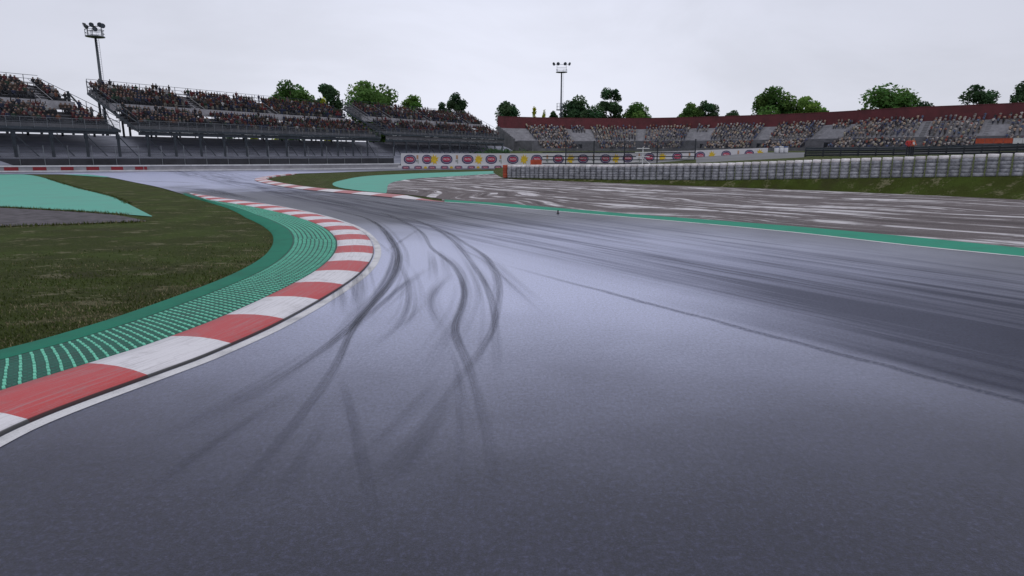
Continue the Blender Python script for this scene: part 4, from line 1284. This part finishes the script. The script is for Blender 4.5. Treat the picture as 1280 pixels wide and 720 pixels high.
# lettering
def text_mesh(body):
    cu = bpy.data.curves.new('lettering','FONT'); cu.body = body; cu.align_x = 'CENTER'; cu.align_y = 'CENTER'; cu.size = 1; cu.extrude = .006; cu.offset = .012
    o = bpy.data.objects.new('lettering', cu); COL.objects.link(o)
    dg = bpy.context.evaluated_depsgraph_get(); dg.update()
    me = bpy.data.meshes.new_from_object(o.evaluated_get(dg)); bpy.data.objects.remove(o)
    return me
TXT = text_mesh('PATA')
def ellipse(mb, rx, ry, z0, z1, mi, n=28, p=2.0):
    k = len(mb.v)
    for z in (z0, z1):
        for i in range(n):
            t = 2*math.pi*i/n; c, s = math.cos(t), math.sin(t)
            mb.v.append(Vector((rx*math.copysign(abs(c)**(2/p),c), ry*math.copysign(abs(s)**(2/p),s), z)))
    for i in range(n):
        j=(i+1)%n; mb.f.append((k+i,k+j,k+n+j,k+n+i)); mb.m.append(mi); mb.uv.append(None)
    mb.f.append(tuple(range(k+n,k+2*n))); mb.m.append(mi); mb.uv.append(None)
def logo_mesh(name, rx, ry, p, tw):
    mb = MB()
    ellipse(mb, rx, ry, 0, .015, 0, p=p); ellipse(mb, rx*.80, ry*.76, .016, .022, 2, p=p); ellipse(mb, rx*.75, ry*.70, .023, .028, 0, p=p)
    ellipse(mb, rx*.66, ry*.50, .029, .04, 1, p=p+.6)
    k = len(mb.v); w = max(v.co.x for v in TXT.vertices)*2; sc_ = tw*rx*2/w
    for v in TXT.vertices: mb.v.append(Vector((v.co.x*sc_, v.co.y*sc_*1.15, .046+v.co.z*.4)))
    for f in TXT.polygons: mb.f.append(tuple(k+i for i in f.vertices)); mb.m.append(2); mb.uv.append(None)
    return mb.mesh(name, [M_PURPLE, M_LOGORED, M_LOGOWHITE])
LOGO = logo_mesh('oval_logo', .87, .66, 2.2, .52); LOGO_S = logo_mesh('small_logo', .56, .25, 3.2, .5)
def splat_mesh():
    mb = MB(); n = 18; pr = []
    for i in range(n):
        t = 2*math.pi*i/n; r = (.62 if i % 2 else .40)+random.uniform(-.07,.07)
        pr.append((r*.75*math.cos(t), r*math.sin(t)))
    for z in (0,.02):
        for x, y in pr: mb.v.append(Vector((x,y,z)))
    for i in range(n):
        j=(i+1)%n; mb.f.append((i,j,n+j,n+i)); mb.m.append(0); mb.uv.append(None)
    mb.f.append(tuple(range(n,2*n))); mb.m.append(0); mb.uv.append(None)
    return mb.mesh('yellow_emblem', M_YELLOW)
SPLAT = splat_mesh()
mbm = MB(); mbm.hexa([(-.2,-.35,0),(.0,-.35,0),(.0,-.1,0),(-.2,-.1,0),(-.2,-.35,.02),(.0,-.35,.02),(.0,-.1,.02),(-.2,-.1,.02)],0)
mbm.hexa([(-.12,.05,0),(.15,.05,0),(.15,.6,0),(-.12,.6,0),(-.12,.05,.02),(.15,.05,.02),(.15,.6,.02),(-.12,.6,.02)],1)
mbm.hexa([(.04,-.6,0),(.16,-.6,0),(.16,-.05,0),(.04,-.05,0),(.04,-.6,.02),(.16,-.6,.02),(.16,-.05,.02),(.04,-.05,.02)],0)
MARKM = mbm.mesh('small_mark', [simple('mark_grey',(.25,.27,.26),.5), simple('mark_tan',(.42,.24,.13),.5)])
def on_wall(name, me, px, dz, sx=1.0, sy=1.0, depth=.015):
    a, b_ = ad(px-2), ad(px+2); x = (b_-a); x.z = 0; x.normalize(); n_ = Vector((x.y,-x.x,0))
    p = ad(px) + n_*depth + Vector((0,0,dz))
    o = bpy.data.objects.new(name, me); COL.objects.link(o); o.parent = adw
    Mx = Matrix((x, Vector((0,0,1)), n_)).transposed().to_4x4()
    o.matrix_local = Matrix.Translation(p-org(adw)) @ Mx @ Matrix.Diagonal((sx,sy,1,1))
    return o
for px in (512,533.5,558,584.5,614,641,671,698,729,757,785,812,847,875.5,908,937):
    on_wall('oval_logo', LOGO, px, -BH*.5, .82 if px == 533.5 else 1.0)
for px in (542.5,598,655,713,770,828,890,950): on_wall('yellow_emblem', SPLAT, px, -BH*.5, 1.4, 1.2)
for px in (521.5,571,625.5,684,742,799,862,923): on_wall('small_mark', MARKM, px, -BH*.5)
for px in (506.5,522,539.5,555,572.5,588.5,606,622): on_wall('small_logo', LOGO_S, px, -BH-.30, 1, 1, .315)
for px in (531,563.5,597): on_wall('yellow_emblem', SPLAT, px, -BH-.31, .6, .4, .315)

# ------------------------------------------------------------------ catch fence behind the tyre wall
cf = thing('catch_fence', P(780,206,86), 'tall mesh catch fence with dark posts in front of the advertising wall', 'fence')
fpx = [678,707,742,780,821,868]
def cfp(px): D = lerp_table(px,[(678,80),(868,88)]); p = P(px, 206, D); p.z = ground_z(px, D); return p
tops_y = lambda px: lerp_table(px,[(678,178),(868,174.5)])
mb = MB(); acc = 0
for a, b_ in zip(fpx[1:], fpx[2:]):
    A_, B_ = cfp(a), cfp(b_); za, zb = P(a,tops_y(a),A_.y).z, P(b_,tops_y(b_),B_.y).z
    L = (B_-A_).length
    mb.quad(Vector((A_.x,A_.y,A_.z+1.0)), Vector((B_.x,B_.y,B_.z+1.0)), Vector((B_.x,B_.y,zb)), Vector((A_.x,A_.y,za)),0,((acc,0),(acc+L,0),(acc+L,3),(acc,3))); acc += L
mb.build('mesh_panel', M_NET, cf)
for px in fpx[1:]:
    A_ = cfp(px); zt_ = P(px,tops_y(px)-1,A_.y).z
    mb = MB(); mb.bar(A_, Vector((A_.x,A_.y,zt_)), .13); mb.build('post', M_DSTEEL, cf)
mb = MB()
for yy in (190.8,195.6,199.8,204.2):
    for a, b_ in zip(fpx, fpx[1:]):
        A_, B_ = cfp(a), cfp(b_)
        za, zb = P(a,yy,A_.y).z, P(b_,yy,B_.y).z
        mb.bar(Vector((A_.x,A_.y-.1,za)), Vector((B_.x,B_.y-.1,zb)), .09, .12)
mb.build('rail', M_DSTEEL, cf)

# white tubular frame by the fence
A_ = P(803,206,78); gz = ground_z(803,78)
fr = thing('tubular_frame', Vector((A_.x,A_.y,gz)), 'white tubular frame standing against the catch fence', 'frame')
top = P(803,184,78).z
mb = MB(); mb.tube((A_.x,A_.y,gz),(A_.x,A_.y,top),.06); mb.tube((A_.x+.05,A_.y,gz+(top-gz)*.42),(A_.x+1.15,A_.y,gz),.045); mb.build('upright', M_WHITE, fr)
mb = MB()
for z, w in ((top-.15,.75),(top-.62,.95),(top-1.1,.8)): mb.tube((A_.x-w,A_.y-.07,z),(A_.x+w,A_.y-.07,z),.05)
mb.build('crossbar', M_WHITE, fr)

# ------------------------------------------------------------------ guard rail on the right with two marshals
gr = thing('guard_rail', P(1140,194.5,69), 'dark triple guard rail behind the tyre wall on the right', 'guard rail')
gpx = [1006,1050,1100,1150,1200,1250,1300,1380,1480]
def grp(px):
    D = lerp_table(px,[(1006,74),(1280,68),(1480,63)]); p = P(px,195,D); p.z = ground_z(px,D); return p
gtop = lambda px: P(px, lerp_table(px,[(1006,184.3),(1110,184.3),(1200,181.5),(1280,178.8),(1480,172)]), grp(px).y).z
for lev in range(4):
    mb = MB()
    for a, b_ in zip(gpx, gpx[1:]):
        A_, B_ = grp(a), grp(b_); ha, hb = (gtop(a)-A_.z), (gtop(b_)-B_.z)
        f0 = (.06,.30,.54,.78)[lev]; f1 = f0+.2
        n_ = Vector((B_.y-A_.y,-(B_.x-A_.x),0)).normalized()
        for t0, t1, d in ((0,.3,.0),(.3,.7,-.06),(.7,1,.0)):
            za = [A_.z+ha*(f0+(f1-f0)*t) for t in (t0,t1)]; zb = [B_.z+hb*(f0+(f1-f0)*t) for t in (t0,t1)]
            q0 = A_+n_*(.08+d); q1 = B_+n_*(.08+d)
            V3 = lambda p, z: Vector((p.x,p.y,z))
            mb.hexa([V3(q0,za[0]),V3(q1,zb[0]),V3(q1-n_*.05,zb[0]),V3(q0-n_*.05,za[0]),V3(q0,za[1]),V3(q1,zb[1]),V3(q1-n_*.05,zb[1]),V3(q0-n_*.05,za[1])])
    mb.build('rail', M_STEEL if lev == 3 else M_DSTEEL, gr)
for k in range(0, 21):
    px = 1007+k*22; A_ = grp(px); mb = MB(); mb.bar(A_+Vector((0,.12,-.1)), Vector((A_.x,A_.y+.12,gtop(px)+.03)), .12); mb.build('post', M_DSTEEL, gr)

jr = simple('marshal_jacket_red', (.42,.03,.03), .7, 0, .15, 4); jo = simple('marshal_jacket_orange', (.50,.12,.05), .7, 0, .15, 4)
M_SHOE = M_RUBBER
for px, lab, mat, yaw, dd in ((1134.5,'person in a red jacket and dark trousers standing in front of the guard rail',jr,-1.9,65.5),(1139.8,'person in an orange and white top standing right of the red jacketed person',jo,-1.2,66.3)):
    me, hz = skin_person(True, False, detail=1); me.name = 'person'
    dress(me, hz, [M_DKTROU, mat, M_SKIN, M_HAIR, M_SHOE], True)
    if mat is jo:
        me.materials.append(M_WHITE)
        for p in me.polygons:
            if p.material_index == 1 and .18 < p.center.z-hz < .36 and abs(p.center.y) < .17: p.material_index = 5
    p = P(px,193.5,dd); zf = ground_z(px,dd)
    o = bpy.data.objects.new('person', me); COL.objects.link(o); o.location = (p.x,p.y,zf); o.rotation_euler = (0,0,yaw); o.scale = (1.14,)*3
    tag(o, lab, 'person')

# white and blue blocks at the end of the service road
for k, (px, top_) in enumerate(((970.5,M_BLUE),(976.5,M_WHITE),(982,M_BLUE))):
    D = 103; p = P(px,190,D); p.z = ground_z(px,D)
    t = thing('barrier_block', p, ['white block with a blue lid, left of three by the service road','plain white block between the two blue lidded blocks','white block with a blue lid, right of three by the service road'][k], 'barrier block', 'blocks beside the service road')
    mb = MB(); mb.lathe(p, [(.30,0),(.34,.08),(.34,.75),(.30,.8)], 12); mb.build('drum', M_WHITE, t, True)
    mb = MB(); mb.lathe(p+Vector((0,0,.81)), [(.31,0),(.33,.03),(.33,.16),(.2,.2)], 12); mb.build('lid', top_, t, True)

# ------------------------------------------------------------------ floodlight masts
def mast(px, D, y_top, y_plat, label, heads, zb=0.0, low=None):
    b_ = P(px, 70 if px < 640 else 120, D); b_.z = zb
    zt_, zp = P(px,y_top,D).z, P(px,y_plat,D).z
    k = D/104.0
    t = thing('floodlight_mast', b_, label, 'floodlight mast', 'floodlight masts')
    mb = MB(); mb.tube(b_, Vector((b_.x,b_.y,zp)), .26*k**.5, .15*k**.5, 14); mb.lathe(b_, [(.5,0),(.5,.12),(.3,.2),(.27,.5)], 12); mb.build('pole', M_STEEL, t, True)
    w = 1.35*k**.5
    mb = MB(); mb.lathe((b_.x,b_.y,zp-.2), [(.3,0),(w*.7,.08),(w,.16),(w,.28),(.2,.3)], 20); mb.build('platform', M_GALV, t)
    mb = MB(); n = 10
    H_ = (zt_-zp)
    for i in range(n):
        a = 2*math.pi*i/n; x, y = math.cos(a)*w*.95, math.sin(a)*w*.95
        x2, y2 = math.cos(a+2*math.pi/n)*w*.95, math.sin(a+2*math.pi/n)*w*.95
        for z in (.5,1.0): mb.bar((b_.x+x,b_.y+y,zp+z),(b_.x+x2,b_.y+y2,zp+z),.05)
        if i % 2 == 0: mb.bar((b_.x+x,b_.y+y,zp),(b_.x+x,b_.y+y,zp+1.0),.06)
    mb.build('railing', M_STEEL, t)
    mb = MB()
    for e in (-1,1): mb.bar((b_.x+e*w*.8,b_.y,zp),(b_.x+e*w*.8,b_.y,zt_-.1),.10)
    mb.bar((b_.x-w*1.15,b_.y,zt_-.15),(b_.x+w*1.15,b_.y,zt_-.15),.10); mb.bar((b_.x-w*.85,b_.y,zt_-.75*k**.5),(b_.x+w*.85,b_.y,zt_-.75*k**.5),.08)
    mb.build('lamp_rack', M_STEEL, t)
    for dx, dz, dirx in heads:
        r = .36*k**.6
        c = Vector((b_.x+dx*w, b_.y-.12, zt_+dz*k**.5)); ax = Vector((dirx,-.75,-.45)).normalized()
        mb = MB(); mb.tube(c-ax*.28, c-ax*.02, r*.55, r, 14); mb.tube(c-ax*.02, c+ax*.10, r, r, 14); mb.bar(c-ax*.1, Vector((c.x,b_.y,c.z-.25)), .08)
        hd = mb.build('lamp_head', M_DSTEEL, t)
        mb = MB(); mb.tube(c+ax*.103, c+ax*.13, r*.86, r*.84, 14); mb.build('lens', M_LENS, hd)
    # ladder
    mb = MB(); lx = b_.x+.42*k**.5
    for e in (-.14,.14): mb.bar((lx+e,b_.y-.1,zb+1),(lx+e,b_.y-.1,zp+.6),.035)
    z = zb+1.2
    while z < zp: mb.bar((lx-.14,b_.y-.1,z),(lx+.14,b_.y-.1,z),.025); z += .35
    mb.build('ladder', M_GALV, t)
    if low:
        zl = P(px,low,D).z
        mb = MB(); mb.lathe((b_.x,b_.y,zl), [(.2,0),(w*.85,.05),(w*.85,.3),(.2,.35)], 16)
        for i in range(10):
            a = 2*math.pi*i/10; x, y = math.cos(a)*w*.8, math.sin(a)*w*.8; a2 = a+2*math.pi/10
            mb.bar((b_.x+x,b_.y+y,zl+.3),(b_.x+x,b_.y+y,zl+2.4),.06)
            for z in (1.3,2.4): mb.bar((b_.x+x,b_.y+y,zl+z),(b_.x+math.cos(a2)*w*.8,b_.y+math.sin(a2)*w*.8,zl+z),.05)
        mb.build('lower_platform', M_STEEL, t)
    return t
mast(122, 106, 31.5, 46, 'tall floodlight mast between the left grandstands', [(-1.05,.0,-.9),(-.85,-.25,-.6),(-.2,.05,-.1),(.15,-.55,.1),(.75,.05,.5),(1.05,-.1,.9)])
mast(701.5, 238, 80, 90.5, 'slim distant floodlight mast behind the maroon parapet', [(-1.35,.0,-.9),(-.6,.05,-.2),(.6,.05,.2),(1.35,.0,.9)], 2.5, 138)

# ------------------------------------------------------------------ trees
def tree(px0, px1, ytop, D, label, tint=(.030,.062,.022), zb=0.0, shape='round', name='tree', cat='tree', seed=0, crown_frac=.72, n_leaf=2200, lobes=None):
    rng = random.Random(seed*17+5)
    pc = P((px0+px1)/2, 150, D); b_ = Vector((pc.x,pc.y,zb))
    ztop = P((px0+px1)/2, ytop, D).z; Wd_ = (px1-px0)/FPX*D*1.08
    Ht = ztop-zb; ch = Ht*crown_frac
    t = thing(name, b_, label, cat, 'trees behind the grandstands')
    zc = ztop-ch/2
    mb = MB(); tr_ = max(.12, Ht*.02)
    mb.tube(b_, b_+Vector((0,0,Ht*.45)), tr_*1.3, tr_*.85, 9); mb.tube(b_+Vector((0,0,Ht*.44)), b_+Vector((0,0,Ht*.85)), tr_*.85, tr_*.2, 8)
    for k in range(7):
        a = rng.uniform(0,6.28); z0 = Ht*rng.uniform(.38,.65)
        mb.tube(b_+Vector((0,0,z0)), b_+Vector((math.cos(a)*Wd_*.3, math.sin(a)*Wd_*.3, z0+Ht*rng.uniform(.1,.25))), tr_*.45, tr_*.12, 6)
    mb.build('trunk', M_BARK, t, True)
    # clumps
    clumps = []
    if shape == 'cone':
        for k in range(16):
            f = rng.random(); z = ztop-ch*(.04+.93*f); r = Wd_*.5*(.15+.8*f)
            a = rng.uniform(0,6.28); clumps.append((b_.x+math.cos(a)*r*.5, b_.y+math.sin(a)*r*.5, z, max(r*.7,.5), ch*.10))
    else:
        for k in range(26):
            while True:
                x, y, z = (rng.uniform(-1,1) for _ in range(3))
                if x*x+y*y+z*z < 1: break
            l = math.sqrt(x*x+y*y+z*z)+1e-6; g = (l**.45)/l; x, y, z = x*g, y*g, z*g
            if z < -.2: x *= .85; y *= .85
            r = Wd_*rng.uniform(.17,.27)
            clumps.append((b_.x+x*Wd_*.38, b_.y+y*Wd_*.38, zc+z*ch*.40, r, r*rng.uniform(.7,.95)))
    V, Cc = [], []
    per = n_leaf//len(clumps)
    for cx, cy, cz, rx, rz in clumps:
        ct = rng.uniform(.65,1.45); wr = rng.uniform(-.25,.35)
        for k in range(per):
            u = rng.gauss(0,1), rng.gauss(0,1), rng.gauss(0,1); l = math.sqrt(sum(a*a for a in u))+1e-6
            rr = rng.random()**.4
            c = Vector((cx+u[0]/l*rx*rr, cy+u[1]/l*rx*rr, cz+u[2]/l*rz*rr))
            s_ = rng.uniform(.24,.5)*(Wd_/9)**.5*(D/200)**.3
            a = Vector((rng.gauss(0,1),rng.gauss(0,1),rng.gauss(0,.7))).normalized(); bb = a.cross(Vector((rng.gauss(0,1),rng.gauss(0,1),rng.gauss(0,1)))).normalized()
            V += [c-a*s_-bb*s_*.2, c+bb*s_*.6, c+a*s_, c-bb*s_*.6]
            f = ct*rng.uniform(.75,1.3)
            Cc.append((min(.5,tint[0]*f*(1+wr*.6)), min(.5,tint[1]*f), min(.5,tint[2]*f)))
    zlo = ztop-ch; zmax = max(v.z for v in V); ex = sorted(abs(v.x-b_.x) for v in V)[int(len(V)*.985)]
    kz = ch/(zmax-zlo); kx = (px1-px0)/FPX*D*.5/ex
    V = [Vector((b_.x+(v.x-b_.x)*kx, b_.y+(v.y-b_.y)*kx, zlo+(v.z-zlo)*kz)) for v in V]
    n = len(Cc)
    me = bpy.data.meshes.new('crown'); me.from_pydata([v-b_ for v in V], [], [(4*i,4*i+1,4*i+2,4*i+3) for i in range(n)])
    ca = me.color_attributes.new('col','FLOAT_COLOR','CORNER')
    ca.data.foreach_set('color', np.repeat(np.hstack([np.array(Cc), np.ones((n,1))]), 4, axis=0).ravel())
    me.materials.append(M_LEAF)
    o = bpy.data.objects.new('crown', me); COL.objects.link(o); o.parent = t
    return t
MIDG = (.09,.185,.045); DARK = (.055,.115,.052); LIME = (.38,.44,.012); BRT = (.12,.23,.048)
TL = [
 (340,390,98,190,'broad mid green tree above the middle of the long grandstand',MIDG),
 (396,426,104,200,'dark upright tree standing in the gap between two left grandstands',DARK),
 (442,500,99.5,215,'widest dense tree behind the pale stepped grandstand',MIDG),
 (497,532,117.5,225,'low bright green tree right of the widest tree',BRT),
 (559,583,115,250,'round dark tree near the end of the left grandstand row',DARK),
 (546,562,127,252,'little dark tree left of the round dark tree',DARK),
 (619,650,125,238,'loose dark tree at the left end of the maroon parapet',DARK),
 (703,735,117.5,262,'dark tree just right of the slim distant floodlight mast',DARK),
 (722,754,131,258,'low spreading tree between two dark trees right of the distant mast',DARK),
 (749,778,109,264,'tallest dark tree right of the distant floodlight mast',DARK),
 (686,700,138,262,'very small tree left of the slim distant floodlight mast',DARK),
 (780,811,126.5,262,'mid green tree right of the tallest dark tree',MIDG),
 (850,877,127.5,258,'mid green tree left in a touching pair above the parapet',MIDG),
 (869,895,125,262,'dark tree right in a touching pair above the parapet',DARK),
 (908,925,137,262,'tiny dark tree top alone above the maroon parapet',DARK),
 (939,988,107,240,'large tree with bright flecks above the middle of the parapet',MIDG),
 (993,1030,118.5,236,'smaller bright tree right of the large flecked tree',BRT),
 (1067,1137,105,222,'widest tree above the maroon parapet',MIDG),
 (1135,1174,124,220,'low bushy tree right of the widest parapet tree',DARK),
 (1205,1238,104,212,'dark upright tree standing alone near the right edge',DARK),
 (1262,1306,94,204,'dark tree cut by the right edge of the view',DARK),
]
for k, (a, b_, yt, D, lab, tn) in enumerate(TL):
    big = (b_-a) > 45
    tree(a, b_, yt, D, lab, tn, seed=k, zb=2.4 if a > 660 else 0.0, n_leaf=9500 if big else 7500, crown_frac=.80)
for k, (a, b_, yt, D, lab) in enumerate([(399,412,121,178,'lime yellow cone shaped tree in the gap between grandstands'),(662,674,132.5,258,'larger lime yellow cone tree behind the parapet'),(676,684,137,258,'smaller lime yellow cone tree behind the parapet')]):
    tree(a, b_, yt, D, lab, LIME, seed=50+k, shape='cone', name='cypress', crown_frac=.92, n_leaf=1600)
# shrubs seen beneath the stands
for k, (a, b_, yt, D, lab, tn) in enumerate([(306,322,168,150,'lime yellow shrub seen beneath the long grandstand',LIME),(268,300,170,150,'dark green shrub seen beneath the long grandstand',DARK),(335,350,170,160,'small lime shrub seen beneath the long grandstand',LIME),(588,660,184,168,'dark green hedge at the gap before the curved grandstand',DARK)]):
    tree(a, b_, yt, D, lab, tn, seed=70+k, name='hedge' if 'hedge' in lab else 'shrub', cat='hedge' if 'hedge' in lab else 'shrub', crown_frac=.92, n_leaf=2000)

# ------------------------------------------------------------------ camera, sky, sun
cd = bpy.data.cameras.new('camera'); co = bpy.data.objects.new('camera', cd); COL.objects.link(co)
cd.sensor_width = 36; cd.lens = 36*FPX/1280; cd.clip_end = 6000; cd.clip_start = .1
co.location = (0,0,HCAM); co.rotation_euler = (math.pi/2-PITCH, 0, 0)
sc.camera = co

w = bpy.data.worlds.new('World'); sc.world = w; w.use_nodes = True
nt = w.node_tree; bg = nt.nodes['Background']
EL, AZ = math.radians(52), math.radians(165)     # soft sun high behind the viewer, veiled by the overcast
GE, GA = math.radians(14), math.radians(-2)      # brightest part of the cloud
sky = nt.nodes.new('ShaderNodeTexSky'); sky.sky_type = 'NISHITA'; sky.sun_disc = False
sky.sun_elevation = EL; sky.sun_rotation = AZ; sky.dust_density = 1.0; sky.air_density = 1.2
tc = nt.nodes.new('ShaderNodeTexCoord')
mp = nt.nodes.new('ShaderNodeMapping'); mp.inputs['Scale'].default_value = (1,1,2.6); nt.links.new(tc.outputs['Generated'], mp.inputs[0])
cl = noise(nt, mp.outputs[0], 2.2, 6, .55, .4)
se = nt.nodes.new('ShaderNodeSeparateXYZ'); nt.links.new(tc.outputs['Generated'], se.inputs[0])
el = math_(nt, 'MAXIMUM', se.outputs[2], 0.0)
c1 = ramp(nt, el, [(0,(.83,.85,.955)),(.2,(.775,.80,.925)),(.46,(.42,.445,.60)),(.72,(.95,.97,1.0)),(1,(1,1,1))])
c2 = mix(nt, math_(nt,'MULTIPLY', smooth(nt, cl, .38, .66), .42), c1, (.60,.62,.70))
sd_ = nt.nodes.new('ShaderNodeVectorMath'); sd_.operation = 'DOT_PRODUCT'
nt.links.new(tc.outputs['Generated'], sd_.inputs[0]); sd_.inputs[1].default_value = (math.sin(GA)*math.cos(GE), math.cos(GA)*math.cos(GE), math.sin(GE))
glow = math_(nt, 'POWER', math_(nt, 'MAXIMUM', sd_.outputs['Value'], 0.0), 9.0)
gk = math_(nt, 'ADD', .83, math_(nt, 'MULTIPLY', glow, .27))
gm = nt.nodes.new('ShaderNodeVectorMath'); gm.operation = 'SCALE'; nt.links.new(c2, gm.inputs[0]); nt.links.new(gk, gm.inputs['Scale']); c2 = gm.outputs[0]
vm = nt.nodes.new('ShaderNodeVectorMath'); vm.operation = 'SCALE'; vm.inputs['Scale'].default_value = 9.7; nt.links.new(c2, vm.inputs[0])
fin = mix(nt, .98, sky.outputs[0], vm.outputs[0])
nt.links.new(fin, bg.inputs['Color']); bg.inputs['Strength'].default_value = .1

sl = bpy.data.lights.new('sun','SUN'); so = bpy.data.objects.new('sun', sl); COL.objects.link(so)
sl.energy = .6; sl.angle = math.radians(30); sl.color = (.98,.98,1)
d = Vector((math.sin(AZ)*math.cos(EL), math.cos(AZ)*math.cos(EL), math.sin(EL)))
so.rotation_euler = d.to_track_quat('Z','Y').to_euler(); so.location = (0,0,60)
sc.view_settings.view_transform = 'Standard'; sc.view_settings.look = 'None'; sc.view_settings.exposure = 0; sc.view_settings.gamma = 1
sc.cycles.max_bounces = 6; sc.cycles.transparent_max_bounces = 24
